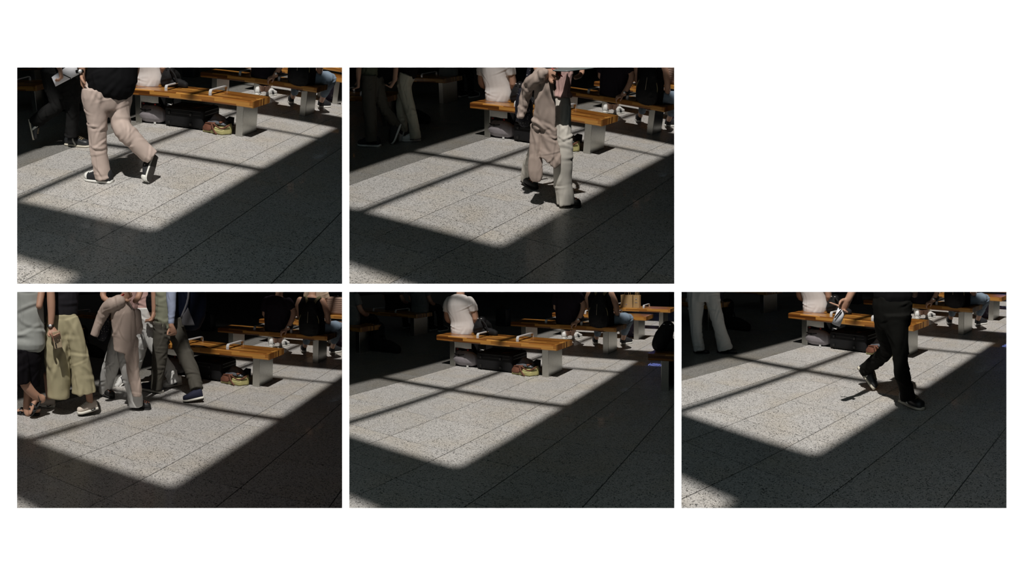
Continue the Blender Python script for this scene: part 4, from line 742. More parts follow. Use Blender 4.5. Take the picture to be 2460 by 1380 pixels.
{'key': '2c', 'label': 'dim person in pale cream trousers and black top', 'garments': [('trousers', 'palecream', [[(-0.691, 1.248, 0.78, 0.0876, 1.0), (-0.712, 1.227, 0.689, 0.0825, 1.0), (-0.706, 1.233, 0.556, 0.0774, 1.0), (-0.683, 1.255, 0.405, 0.0704, 1.0), (-0.657, 1.279, 0.227, 0.0634, 1.0), (-0.649, 1.287, 0.069, 0.0661, 1.0)], [(-0.73, 1.32, 0.742, 0.0773, 1.0), (-0.802, 1.28, 0.524, 0.059, 1.0), (-0.838, 1.273, 0.332, 0.056, 1.0), (-0.881, 1.343, 0.136, 0.0492, 1.0)]], (0.008, 34, (1, 1, 0.6))), ('shirt', 'black', [[(-0.688, 1.278, 0.776, 0.0994, 0.7), (-0.67, 1.294, 0.889, 0.1137, 0.7), (-0.658, 1.305, 1.116, 0.1118, 0.6), (-0.658, 1.306, 1.225, 0.0888, 0.6)]], (0.006, 28, (1, 1, 0.7)))], 'body': [[(-0.694, 1.285, 0.783, 0.0612, 0.7), (-0.666, 1.312, 1.211, 0.0704, 0.7), (-0.651, 1.284, 1.293, 0.0294, 1.0), (-0.654, 1.282, 1.346, 0.0314, 1.0)], [(-0.653, 1.283, 1.464, 0.0522, 1.1), (-0.656, 1.28, 1.411, 0.0655, 1.1), (-0.658, 1.278, 1.365, 0.0493, 1.1)], [(-0.626, 1.171, 1.194, 0.0328, 1.0), (-0.668, 1.104, 0.979, 0.0295, 1.0), (-0.704, 1.07, 0.739, 0.0263, 1.0)]], 'hands': [((-0.704, 1.07, 0.739), (-0.729, 1.046, 0.692), (0.0, 0.0, 1.0), 0.7)], 'hair': [[(-0.663, 1.301, 1.482, 0.0551, 1.1), (-0.666, 1.298, 1.427, 0.0692, 1.1), (-0.668, 1.296, 1.378, 0.0521, 1.1)]], 'shoes': [('stripeW', (-0.634, 1.362, 0.0), (-0.828, 1.237, 0.0), (0, 0, 1)), ('stripeW', (-0.882, 1.369, 0.139), (-0.872, 1.297, 0.024), (-0.651, -0.613, 0.447))], 'hall': 2, 'base': (-0.669, 1.268, -0.0), 'n': (0.685, -0.728, 0.0)},
{'key': '3a', 'label': 'person in light grey shirt, black shorts and black sandals', 'garments': [('shorts', 'blackcloth', [[(0.198, -0.435, 0.734, 0.0976, 0.6), (0.198, -0.436, 0.631, 0.1189, 0.7), (0.197, -0.436, 0.545, 0.1275, 0.75), (0.184, -0.421, 0.429, 0.1154, 0.8), (0.171, -0.405, 0.286, 0.1032, 0.8)], [(0.177, -0.507, 0.62, 0.0845, 1.0), (0.186, -0.527, 0.521, 0.0947, 1.0), (0.191, -0.521, 0.419, 0.0927, 1.0), (0.201, -0.509, 0.329, 0.0802, 1.0)]], (0.008, 30, (1, 1, 0.5))), ('shirt', 'greyshirt', [[(0.209, -0.423, 0.682, 0.1465, 0.75), (0.21, -0.422, 0.861, 0.1335, 0.7), (0.2, -0.433, 1.074, 0.1395, 0.6), (0.195, -0.439, 1.285, 0.1518, 0.55), (0.196, -0.438, 1.437, 0.1263, 0.5)], [(0.219, -0.334, 1.411, 0.0638, 1.0), (0.277, -0.343, 1.259, 0.0633, 1.0), (0.278, -0.342, 1.158, 0.0549, 1.0)]], (0.009, 22, (1, 1, 0.5)), (0.004, 50, (1, 1, 1)))], 'body': [[(0.183, -0.422, 0.688, 0.0938, 0.7), (0.181, -0.425, 1.412, 0.0972, 0.7), (0.207, -0.425, 1.513, 0.04, 1.0), (0.213, -0.418, 1.58, 0.042, 1.0)], [(0.219, -0.411, 1.723, 0.0604, 1.1), (0.219, -0.411, 1.655, 0.0756, 1.1), (0.218, -0.412, 1.595, 0.0567, 1.1)], [(0.224, -0.328, 1.402, 0.0404, 1.0), (0.297, -0.35, 1.21, 0.0357, 1.0), (0.34, -0.423, 1.031, 0.029, 1.0)], [(0.196, -0.514, 0.419, 0.0548, 1.0), (0.223, -0.483, 0.316, 0.0498, 1.0), (0.244, -0.428, 0.238, 0.0424, 1.0), (0.254, -0.37, 0.187, 0.0393, 1.0), (0.26, -0.333, 0.168, 0.0429, 1.0)], [(0.164, -0.398, 0.336, 0.0517, 1.0), (0.153, -0.396, 0.203, 0.0432, 1.0), (0.144, -0.406, 0.072, 0.0368, 1.0), (0.157, -0.406, 0.031, 0.0345, 1.0)]], 'hands': [], 'hair': [[(0.201, -0.401, 1.749, 0.064, 1.1), (0.201, -0.401, 1.677, 0.0801, 1.1), (0.201, -0.402, 1.613, 0.0601, 1.1)]], 'shoes': [('sandal', (0.272, -0.318, 0.187), (0.25, -0.436, 0.026), (-0.407, -0.79, 0.458)), ('sandal', (0.219, -0.317, 0.0), (0.03, -0.436, 0.0), (0, 0, 1))], 'hall': 3, 'base': (0.189, -0.446, 0.0), 'n': (0.761, -0.649, 0.0)},
{'key': '3b', 'label': 'person in wide khaki culottes holding a phone', 'garments': [('culottes', 'khaki', [[(0.332, -0.175, 0.894, 0.1204, 0.7), (0.325, -0.181, 0.79, 0.1292, 0.8), (0.325, -0.181, 0.616, 0.1251, 0.85), (0.329, -0.177, 0.416, 0.1189, 0.85), (0.33, -0.176, 0.285, 0.1104, 0.85), (0.327, -0.179, 0.162, 0.1019, 0.85)], [(0.415, -0.123, 0.896, 0.0856, 0.85), (0.462, -0.105, 0.77, 0.0811, 0.9), (0.502, -0.082, 0.599, 0.079, 0.9), (0.523, -0.062, 0.427, 0.0941, 0.9), (0.528, -0.043, 0.223, 0.1125, 0.9)], [(0.336, -0.143, 0.938, 0.1445, 0.62), (0.339, -0.14, 0.866, 0.152, 0.68), (0.349, -0.131, 0.787, 0.1426, 0.75)]], (0.013, 20, (1, 1, 0.35)), (0.006, 40, (1, 1, 1.4))), ('top', 'greytop', [[(0.339, -0.14, 0.905, 0.1373, 0.58), (0.349, -0.131, 1.065, 0.1413, 0.66), (0.35, -0.13, 1.28, 0.1547, 0.6), (0.35, -0.13, 1.426, 0.133, 0.55)], [(0.333, -0.243, 1.41, 0.0551, 1.0), (0.353, -0.292, 1.26, 0.0504, 1.0), (0.369, -0.305, 1.152, 0.044, 1.0)]], (0.007, 30, (1, 1, 0.6)))], 'body': [[(0.335, -0.13, 0.89, 0.0952, 0.7), (0.343, -0.123, 1.409, 0.0989, 0.7), (0.346, -0.161, 1.503, 0.0384, 1.0), (0.334, -0.173, 1.563, 0.0418, 1.0)], [(0.328, -0.178, 1.707, 0.0597, 1.1), (0.328, -0.179, 1.64, 0.0747, 1.1), (0.328, -0.179, 1.58, 0.056, 1.1)], [(0.333, -0.243, 1.41, 0.0381, 1.0), (0.353, -0.293, 1.243, 0.0378, 1.0), (0.385, -0.318, 1.061, 0.0384, 1.0), (0.4, -0.33, 0.954, 0.0333, 1.0), (0.411, -0.348, 0.864, 0.0241, 1.0), (0.415, -0.345, 0.831, 0.0233, 1.0)], [(0.512, -0.003, 0.373, 0.0475, 1.0), (0.531, 0.015, 0.215, 0.0346, 1.0), (0.538, 0.022, 0.136, 0.0321, 1.0), (0.543, 0.027, 0.101, 0.0347, 1.0)], [(0.188, -0.174, 0.35, 0.0486, 1.0), (0.164, -0.141, 0.143, 0.0357, 1.0)]], 'hands': [((0.415, -0.345, 0.835), (0.475, -0.342, 0.762), (0.785, -0.551, 0.282), 0.75)], 'hair': [[(0.32, -0.159, 1.739, 0.065, 1.1), (0.32, -0.159, 1.666, 0.0813, 1.1), (0.32, -0.159, 1.601, 0.0611, 1.1)]], 'watch': ((0.409, -0.35, 0.858), (0.036, 0.034, -0.999), 0.031), 'shoes': [('whiteshoe', (0.579, 0.088, 0.049), (0.494, -0.075, 0.018), (-0.134, -0.267, 0.954)), ('whiteshoe', (0.126, -0.029, 0.0), (-0.001, -0.113, 0.0), (0, 0, 1))], 'hall': 3, 'base': (0.487, -0.027, 0.0), 'n': (0.69, -0.724, 0.0), 'phone': [(0.494, -0.352, 0.74), (0.128, 0.122, -0.984), (0.868, -0.494, 0.048)]},
{'key': '3c', 'label': 'person in white trousers carrying a beige jacket and spotted bag', 'garments': [('trousers', 'whitecloth', [[(0.633, 0.406, 0.833, 0.0957, 1.0), (0.653, 0.396, 0.687, 0.0933, 1.0), (0.682, 0.381, 0.535, 0.0886, 1.0), (0.707, 0.4, 0.378, 0.0822, 1.0), (0.731, 0.419, 0.23, 0.0758, 1.0), (0.749, 0.432, 0.116, 0.0729, 1.0), (0.754, 0.436, 0.059, 0.0695, 1.0)], [(0.568, 0.444, 0.762, 0.0926, 1.0), (0.501, 0.469, 0.592, 0.0894, 1.0), (0.381, 0.528, 0.406, 0.087, 1.0), (0.262, 0.589, 0.221, 0.0821, 1.0), (0.189, 0.634, 0.068, 0.0691, 1.0)]], (0.009, 28, (1, 1, 0.5)), (0.006, 44, (1, 1, 1.5))), ('blouse', 'pink', [[(0.654, 0.435, 0.85, 0.0784, 0.8), (0.667, 0.445, 1.007, 0.0783, 0.75), (0.674, 0.45, 1.181, 0.0868, 0.7), (0.673, 0.45, 1.355, 0.091, 0.6), (0.673, 0.45, 1.433, 0.0779, 0.6)]], (0.006, 50, (1, 1, 0.4)))], 'body': [[(0.648, 0.443, 0.875, 0.0567, 0.8), (0.667, 0.458, 1.415, 0.0651, 0.7), (0.679, 0.442, 1.502, 0.0285, 1.0), (0.689, 0.437, 1.545, 0.031, 1.0)], [(0.698, 0.431, 1.651, 0.0412, 1.1), (0.698, 0.431, 1.604, 0.0515, 1.1), (0.698, 0.431, 1.563, 0.0387, 1.1)], [(0.656, 0.361, 1.407, 0.0308, 1.0), (0.587, 0.245, 1.271, 0.0281, 1.0), (0.556, 0.184, 1.111, 0.0305, 1.0), (0.659, 0.162, 1.059, 0.025, 1.0), (0.751, 0.182, 1.083, 0.0207, 1.0), (0.767, 0.194, 1.096, 0.019, 1.0)], [(0.723, 0.513, 1.407, 0.0313, 1.0), (0.8, 0.471, 1.228, 0.0283, 1.0), (0.803, 0.411, 1.094, 0.0281, 1.0), (0.82, 0.335, 1.057, 0.0235, 1.0)]], 'hands': [((0.767, 0.194, 1.094), (0.807, 0.224, 1.117), (0.596, -0.779, 0.196), 0.7)], 'hair': [[(0.684, 0.446, 1.672, 0.0448, 1.1), (0.684, 0.446, 1.622, 0.056, 1.1), (0.685, 0.446, 1.577, 0.0421, 1.1)]], 'shoes': [('clog', (0.673, 0.479, 0.0), (0.843, 0.521, 0.0), (0, 0, 1)), ('clog', (0.132, 0.615, 0.043), (0.292, 0.616, 0.01), (-0.164, -0.125, 0.979))], 'hall': 3, 'base': (0.79, 0.464, 0.0), 'n': (0.608, -0.794, 0.0), 'jacket': [('cloth', [[(0.757, 0.187, 1.062, 0.062, 1.0), (0.692, 0.162, 1.027, 0.0706, 1.0), (0.619, 0.157, 0.99, 0.0545, 1.0), (0.559, 0.161, 0.901, 0.0508, 1.0), (0.529, 0.138, 0.815, 0.0424, 1.0), (0.502, 0.117, 0.725, 0.0373, 1.0)], [(0.732, 0.205, 1.06, 0.079, 0.7), (0.752, 0.233, 0.951, 0.1126, 0.6), (0.756, 0.249, 0.832, 0.1129, 0.5), (0.753, 0.259, 0.73, 0.1091, 0.45), (0.74, 0.262, 0.643, 0.0968, 0.4), (0.727, 0.252, 0.575, 0.0716, 0.35)], [(0.813, 0.33, 0.955, 0.0672, 0.5), (0.827, 0.341, 0.829, 0.0631, 0.4), (0.834, 0.346, 0.744, 0.0505, 0.35)], [(0.794, 0.303, 0.695, 0.0715, 0.6), (0.801, 0.308, 0.576, 0.0674, 0.6), (0.805, 0.324, 0.429, 0.0591, 0.6), (0.822, 0.337, 0.301, 0.0529, 0.6), (0.836, 0.348, 0.216, 0.0466, 0.6), (0.839, 0.35, 0.16, 0.039, 0.6)]])], 'dotbag': [[(0.534, 0.242, 0.935, 0.0343, 0.6), (0.52, 0.232, 0.849, 0.0559, 0.6), (0.513, 0.227, 0.762, 0.0645, 0.6), (0.51, 0.224, 0.693, 0.0474, 0.6)]], 'dotstrap': [(0.527, 0.262, 0.933), (0.548, 0.304, 1.105), (0.597, 0.366, 1.294), (0.632, 0.418, 1.428)], 'pen': [(0.77, 0.171, 1.099), (0.804, 0.197, 1.132)]},
{'key': '3d', 'label': 'person in white trousers and pink top behind the others', 'garments': [('trousers', 'whitecloth', [[(0.296, 1.184, 0.906, 0.0954, 1.0), (0.305, 1.19, 0.755, 0.0931, 1.0), (0.339, 1.213, 0.603, 0.0806, 1.0), (0.407, 1.259, 0.432, 0.0706, 1.0), (0.482, 1.31, 0.28, 0.0681, 1.0), (0.533, 1.345, 0.179, 0.0682, 1.0), (0.563, 1.365, 0.092, 0.0632, 1.0)], [(0.211, 1.247, 0.743, 0.0767, 1.0), (0.2, 1.264, 0.513, 0.072, 1.0), (0.117, 1.304, 0.29, 0.0574, 1.0), (0.044, 1.315, 0.12, 0.0527, 1.0)]], (0.011, 40, (1, 1, 1.2)), (0.006, 46, (1, 1, 0.6))), ('shirt', 'pink', [[(0.292, 1.206, 0.914, 0.0957, 0.7), (0.292, 1.205, 1.036, 0.0956, 0.7), (0.299, 1.21, 1.267, 0.1005, 0.6), (0.299, 1.21, 1.388, 0.0853, 0.6)]], (0.006, 30, (1, 1, 0.6)))], 'body': [[(0.286, 1.214, 0.934, 0.0606, 0.8), (0.293, 1.218, 1.368, 0.0704, 0.7), (0.302, 1.188, 1.468, 0.032, 1.0), (0.294, 1.182, 1.518, 0.035, 1.0)], [(0.285, 1.176, 1.64, 0.0471, 1.1), (0.285, 1.176, 1.587, 0.0589, 1.1), (0.285, 1.177, 1.54, 0.0442, 1.1)], [(0.395, 1.13, 1.37, 0.0344, 1.0), (0.441, 1.137, 1.155, 0.0324, 1.0), (0.462, 1.127, 0.92, 0.0275, 1.0), (0.46, 1.126, 0.861, 0.0245, 1.0)]], 'hands': [((0.46, 1.126, 0.861), (0.454, 1.098, 0.784), (-0.827, -0.562, 0.0), 0.6)], 'hair': [[(0.277, 1.195, 1.665, 0.0505, 1.1), (0.277, 1.195, 1.608, 0.0631, 1.1), (0.277, 1.195, 1.558, 0.0474, 1.1)]], 'shoes': [('stripeW', (0.534, 1.558, 0.0), (0.447, 1.307, 0.0), (0, 0, 1)), ('stripeW', (0.063, 1.207, 0.077), (0.017, 1.115, 0.003), (-0.262, -0.178, 0.949))], 'hall': 3, 'base': (0.543, 1.351, 0.0), 'n': (0.562, -0.827, 0.0), 'sidebag': ('black', [[(0.426, 1.175, 1.073, 0.0643, 0.6), (0.41, 1.164, 0.984, 0.0743, 0.6), (0.406, 1.162, 0.894, 0.0545, 0.6)]])},
{'key': '3e', 'label': 'person in grey-green shirt and dark trousers with navy backpack', 'garments': [('trousers', 'brownblack', [[(0.583, 1.102, 0.774, 0.0894, 1.0), (0.58, 1.1, 0.637, 0.0896, 1.0), (0.573, 1.094, 0.501, 0.0872, 1.0), (0.562, 1.086, 0.325, 0.0777, 1.0), (0.549, 1.077, 0.168, 0.0681, 1.0), (0.542, 1.072, 0.069, 0.0633, 1.0)], [(0.676, 1.232, 0.768, 0.0927, 1.0), (0.725, 1.205, 0.638, 0.0921, 1.0), (0.799, 1.173, 0.513, 0.0873, 1.0), (0.899, 1.134, 0.375, 0.0795, 1.0), (0.994, 1.092, 0.251, 0.0723, 1.0), (1.054, 1.049, 0.145, 0.0692, 1.0)], [(0.624, 1.169, 0.81, 0.1506, 0.6), (0.633, 1.175, 0.712, 0.1556, 0.6), (0.641, 1.181, 0.614, 0.1217, 0.6)]], (0.008, 30, (1, 1, 0.5)), (0.005, 44, (1, 1, 1.4))), ('shirt', 'sage', [[(0.602, 1.116, 0.754, 0.0967, 0.9), (0.606, 1.119, 0.861, 0.099, 0.9), (0.613, 1.124, 1.007, 0.1061, 0.85), (0.612, 1.148, 1.18, 0.1208, 0.75), (0.619, 1.153, 1.315, 0.111, 0.65)]], (0.006, 26, (1, 1, 0.5)))], 'sleeve': [[(0.71, 1.071, 1.299, 0.0568, 1.0), (0.742, 1.044, 1.131, 0.0565, 1.0), (0.748, 1.037, 1.038, 0.0526, 1.0), (0.758, 1.032, 0.925, 0.0432, 1.0), (0.756, 1.03, 0.831, 0.0348, 1.0), (0.755, 1.029, 0.772, 0.032, 1.0)]], 'body': [[(0.601, 1.152, 0.77, 0.068, 0.8), (0.614, 1.161, 1.295, 0.0726, 0.7), (0.611, 1.122, 1.392, 0.0346, 1.0), (0.599, 1.113, 1.45, 0.0365, 1.0)], [(0.59, 1.107, 1.571, 0.048, 1.1), (0.591, 1.107, 1.517, 0.06, 1.1), (0.591, 1.108, 1.469, 0.045, 1.1)], [(0.71, 1.071, 1.299, 0.0378, 1.0), (0.748, 1.036, 1.057, 0.0357, 1.0), (0.756, 1.03, 0.831, 0.0263, 1.0), (0.762, 1.022, 0.752, 0.0254, 1.0)], [(0.531, 1.212, 1.293, 0.0393, 1.0), (0.489, 1.206, 1.035, 0.0346, 1.0), (0.465, 1.14, 0.86, 0.0265, 1.0)]], 'hands': [((0.762, 1.022, 0.752), (0.791, 1.031, 0.673), (0.089, -0.996, 0.0), 0.95), ((0.465, 1.14, 0.86), (0.452, 1.105, 0.773), (-0.808, -0.589, 0.0), 0.7)], 'hair': [[(0.583, 1.126, 1.591, 0.0508, 1.1), (0.583, 1.127, 1.534, 0.0636, 1.1), (0.583, 1.127, 1.484, 0.0477, 1.1)]], 'shoes': [('navy', (0.59, 1.109, 0.0), (0.299, 1.113, 0.0), (0, 0, 1)), ('navy', (1.147, 1.049, 0.045), (0.974, 0.933, 0.004), (0, 0, 1))], 'hall': 3, 'base': (0.512, 1.05, 0.0), 'n': (0.589, -0.808, 0.0), 'pack': ('navypack', [[(0.775, 1.304, 1.335, 0.1215, 0.7), (0.8, 1.322, 1.16, 0.1558, 0.7), (0.817, 1.334, 0.984, 0.161, 0.7), (0.81, 1.329, 0.847, 0.1563, 0.7), (0.803, 1.324, 0.759, 0.1271, 0.7)]]), 'packpocket': [(0.868, 1.173, 0.94), (0.933, 1.221, 0.941), (0.922, 1.225, 0.753), (0.814, 1.146, 0.753), (0.811, 1.132, 0.835)]},
{'key': '5a', 'label': 'person dressed in black striding right with rolled paper', 'garments': [('trousers', 'blacktrouser', [[(2.076, 0.228, 0.794, 0.1256, 0.75), (2.084, 0.232, 0.671, 0.0935, 0.85), (2.109, 0.243, 0.54, 0.0685, 1.0), (2.119, 0.247, 0.408, 0.0615, 1.0), (2.138, 0.234, 0.317, 0.065, 1.0), (2.155, 0.264, 0.216, 0.0611, 1.0), (2.173, 0.272, 0.123, 0.0612, 1.0)], [(1.977, 0.249, 0.784, 0.0983, 1.0), (1.943, 0.3, 0.662, 0.0888, 1.0), (1.928, 0.381, 0.526, 0.0737, 1.0), (1.886, 0.45, 0.439, 0.0662, 1.0), (1.75, 0.542, 0.322, 0.0629, 1.0), (1.626, 0.618, 0.233, 0.0614, 1.0), (1.569, 0.658, 0.172, 0.0581, 1.0)], [(2.035, 0.243, 0.942, 0.1404, 0.58), (2.036, 0.243, 0.87, 0.1605, 0.62), (2.041, 0.245, 0.782, 0.1554, 0.62), (2.051, 0.25, 0.709, 0.1231, 0.65)]], (0.011, 26, (1, 1, 0.6)), (0.006, 40, (1, 1, 1.4))), ('shirt', 'black', [[(2.042, 0.246, 0.935, 0.1584, 0.62), (2.04, 0.245, 1.043, 0.1509, 0.6), (2.032, 0.241, 1.216, 0.1574, 0.55), (2.025, 0.238, 1.316, 0.1356, 0.5)], [(1.97, 0.159, 1.295, 0.053, 1.0), (1.888, 0.089, 1.182, 0.0493, 1.0)], [(2.099, 0.348, 1.293, 0.0544, 1.0), (2.124, 0.403, 1.139, 0.0514, 1.0)]], (0.008, 26, (1, 1, 0.6)))], 'body': [[(2.031, 0.252, 0.897, 0.0939, 0.7), (2.028, 0.24, 1.301, 0.0964, 0.7), (2.05, 0.217, 1.394, 0.0354, 1.0), (2.059, 0.221, 1.458, 0.0389, 1.0)], [(2.064, 0.223, 1.588, 0.0535, 1.1), (2.065, 0.223, 1.528, 0.067, 1.1), (2.066, 0.224, 1.475, 0.0503, 1.1)], [(1.97, 0.159, 1.295, 0.0371, 1.0), (1.887, 0.077, 1.169, 0.0352, 1.0), (1.853, -0.003, 1.046, 0.0335, 1.0), (1.83, -0.058, 0.959, 0.0291, 1.0), (1.819, -0.074, 0.922, 0.0263, 1.0)], [(2.099, 0.348, 1.293, 0.0381, 1.0), (2.135, 0.408, 1.109, 0.0349, 1.0), (2.17, 0.38, 0.937, 0.0256, 1.0)]], 'hands': [((1.821, -0.073, 0.925), (1.793, -0.097, 0.873), (0.568, -0.655, -0.498), 0.85, 'point', (1.73, -0.147, 0.892))], 'hair': [[(2.051, 0.239, 1.611, 0.0566, 1.1), (2.051, 0.239, 1.548, 0.0708, 1.1), (2.052, 0.239, 1.492, 0.0532, 1.1)]], 'shoes': [('stripe', (2.016, 0.473, 0.0), (2.278, 0.342, 0.0), (0, 0, 1)), ('stripe', (1.47, 0.679, 0.178), (1.662, 0.625, 0.012), (0.752, 0.338, 0.567))], 'hall': 5, 'base': (2.211, 0.289, 0.0), 'n': (0.41, -0.912, 0.0), 'roll': [(1.794, -0.118, 0.852), (1.749, -0.138, 0.73)], 'pen': [(1.809, -0.155, 0.854), (1.76, -0.177, 0.787)]},
{'key': '5b', 'label': 'person in flared pale trousers and black flats in the shade', 'garments': [('trousers', 'palegrey', [[(-0.788, 0.778, 0.792, 0.1225, 1.0), (-0.786, 0.765, 0.594, 0.0992, 1.0), (-0.784, 0.754, 0.405, 0.0758, 1.0), (-0.772, 0.751, 0.227, 0.068, 1.0), (-0.742, 0.753, 0.066, 0.0669, 1.0)], [(-0.626, 0.867, 0.773, 0.0982, 1.0), (-0.611, 0.882, 0.637, 0.0855, 1.0), (-0.591, 0.901, 0.479, 0.0779, 1.0), (-0.556, 0.936, 0.278, 0.074, 1.0), (-0.522, 0.97, 0.076, 0.0951, 1.0)], [(-0.701, 0.822, 0.918, 0.1708, 0.6), (-0.703, 0.819, 0.772, 0.1815, 0.6), (-0.701, 0.821, 0.657, 0.1559, 0.6)]], (0.006, 24, (1, 1, 0.35))), ('shirt', 'black', [[(-0.701, 0.821, 0.877, 0.1657, 0.6), (-0.698, 0.824, 1.063, 0.1549, 0.6), (-0.691, 0.831, 1.29, 0.1646, 0.55), (-0.688, 0.834, 1.433, 0.1386, 0.5)]], (0.006, 28, (1, 1, 0.6)))], 'body': [[(-0.708, 0.828, 0.907, 0.1037, 0.7), (-0.696, 0.84, 1.412, 0.108, 0.7), (-0.668, 0.825, 1.534, 0.0409, 1.0), (-0.66, 0.834, 1.605, 0.0439, 1.0)], [(-0.654, 0.84, 1.771, 0.0672, 1.1), (-0.655, 0.839, 1.696, 0.0841, 1.1), (-0.656, 0.838, 1.629, 0.0631, 1.1)]], 'hands': [], 'hair': [[(-0.671, 0.851, 1.802, 0.0715, 1.1), (-0.672, 0.849, 1.722, 0.0894, 1.1), (-0.674, 0.848, 1.651, 0.0671, 1.1)]], 'shoes': [('flat', (-0.631, 0.951, -0.0), (-0.409, 1.058, 0.0), (0, 0, 1)), ('flat', (-0.847, 0.769, 0.0), (-0.68, 0.837, 0.0), (0, 0, 1))], 'hall': 5, 'base': (-0.538, 0.954, 0.0), 'n': (0.702, -0.712, 0.0)}
]
# ------------------------------------------------------------------ walkers and what they carry
M_PAPER = mat('white_paper', (0.74,0.74,0.78), 0.7, var=0.03); M_PEN = mat('black_pen', (0.012,0.012,0.012), 0.3); M_REDPEN = mat('red_pen', (0.5,0.02,0.02), 0.3)
M_TABLET = mat('grey_tablet', (0.16,0.19,0.19), 0.4); M_PHONE = mat('phone_case', (0.45,0.36,0.24), 0.4); M_PHONERED = mat('phone_red', (0.3,0.02,0.03), 0.4)
def dots():
    m = bpy.data.materials.new('spotted_navy'); m.use_nodes = True; nt = m.node_tree; b = nt.nodes['Principled BSDF']; L = nt.links.new
    tc = nt.nodes.new('ShaderNodeTexCoord'); v = nt.nodes.new('ShaderNodeTexVoronoi'); v.inputs['Scale'].default_value = 62; v.inputs['Randomness'].default_value = 0.35; L(tc.outputs['Object'], v.inputs['Vector'])
    r = nt.nodes.new('ShaderNodeValToRGB'); r.color_ramp.elements[0].position = 0.15; r.color_ramp.elements[0].color = (0.7,0.7,0.68,1); r.color_ramp.elements[1].position = 0.18; r.color_ramp.elements[1].color = (0.006,0.006,0.014,1)
    L(v.outputs['Distance'], r.inputs[0]); L(r.outputs[0], b.inputs['Base Color']); b.inputs['Roughness'].default_value = 0.7; return m
M_DOTS = dots(); M_NAVYSTRAP = mat('navy_strap', (0.006,0.006,0.014), 0.7); M_GREYMESH = mat('grey_mesh', (0.17,0.17,0.19), 0.8, bump=0.4, bscale=300)
def sheet(pts, m, name, thick=0.003, bow=0.012, n=8):
    a, b, c, d = [Vector(q) for q in pts]; nn = (b-a).cross(d-a).normalized(); o = (a+b+c+d)/4; V = []; F = []
    for s in (1, -1):
        for i in range(n+1):
            for j in range(n+1):
                u, v = i/n, j/n; q = (a*(1-u)+d*u)*(1-v) + (b*(1-u)+c*u)*v
                V.append(q-o + nn*(s*thick/2 + bow*math.sin(math.pi*v)))
    k = (n+1)*(n+1)
    for i in range(n):
        for j in range(n):
            q = i*(n+1)+j; F.append((q, q+1, q+n+2, q+n+1)); F.append((k+q, k+q+n+1, k+q+n+2, k+q+1))
    rim = [j for j in range(n)] + [i*(n+1)+n for i in range(n)] + [n*(n+1)+j for j in range(n, 0, -1)] + [i*(n+1) for i in range(n, 0, -1)]
    for x, y in zip(rim, rim[1:]+rim[:1]): F.append((x, x+k, y+k, y))
    return mesh_from(name, V, F, m), o
def bar(p, a, b, r, m, name, label, cat, hollow=False, tipm=None):
    a, b = Vector(a), Vector(b); d = b-a
    rt = tag(put(p, name, None, a), label + ', ' + WHERE[p], cat)
    if not hollow:
        put(p, 'barrel', mesh_from('barrel', *tube_geo([(0,0,0,r*0.6,1),(*(d*0.12),r,1),(*(d*0.9),r,1)], (0,0,1), 10, 1, True, True), m), parent=rt)
        put(p, 'tip', mesh_from('tip', *tube_geo([(*(d*0.9),r*0.9,1),(*d,r*0.3,1)], (0,0,1), 10, 1), tipm or M_CHROME), parent=rt)
    else:
        u, v = frame_for(d, Vector((0,0,1))); V = []; F = []; n = 22
        for k in range(n):                    # spiral roll
            a_ = k/n*2.25*math.pi; rr = r*(1-0.14*k/n)
            for t in (0, 1): V.append(d*t + u*rr*math.cos(a_)+v*rr*1.2*math.sin(a_))
        for k in range(n-1): F.append((2*k, 2*k+1, 2*k+3, 2*k+2))
        o = put(p, 'rolled_sheet', mesh_from('rolled_sheet', V, F, m), parent=rt); md = o.modifiers.new('s', 'SOLIDIFY'); md.thickness = 0.0015
    return rt
HELD = {'1a': 'the walker in beige chinos', '1b': 'the walker in black trousers', '2a': 'the walker in cream trousers', '3c': 'the walker in white trousers', '5a': 'the walker in black', '3b': 'the walker in khaki culottes'}
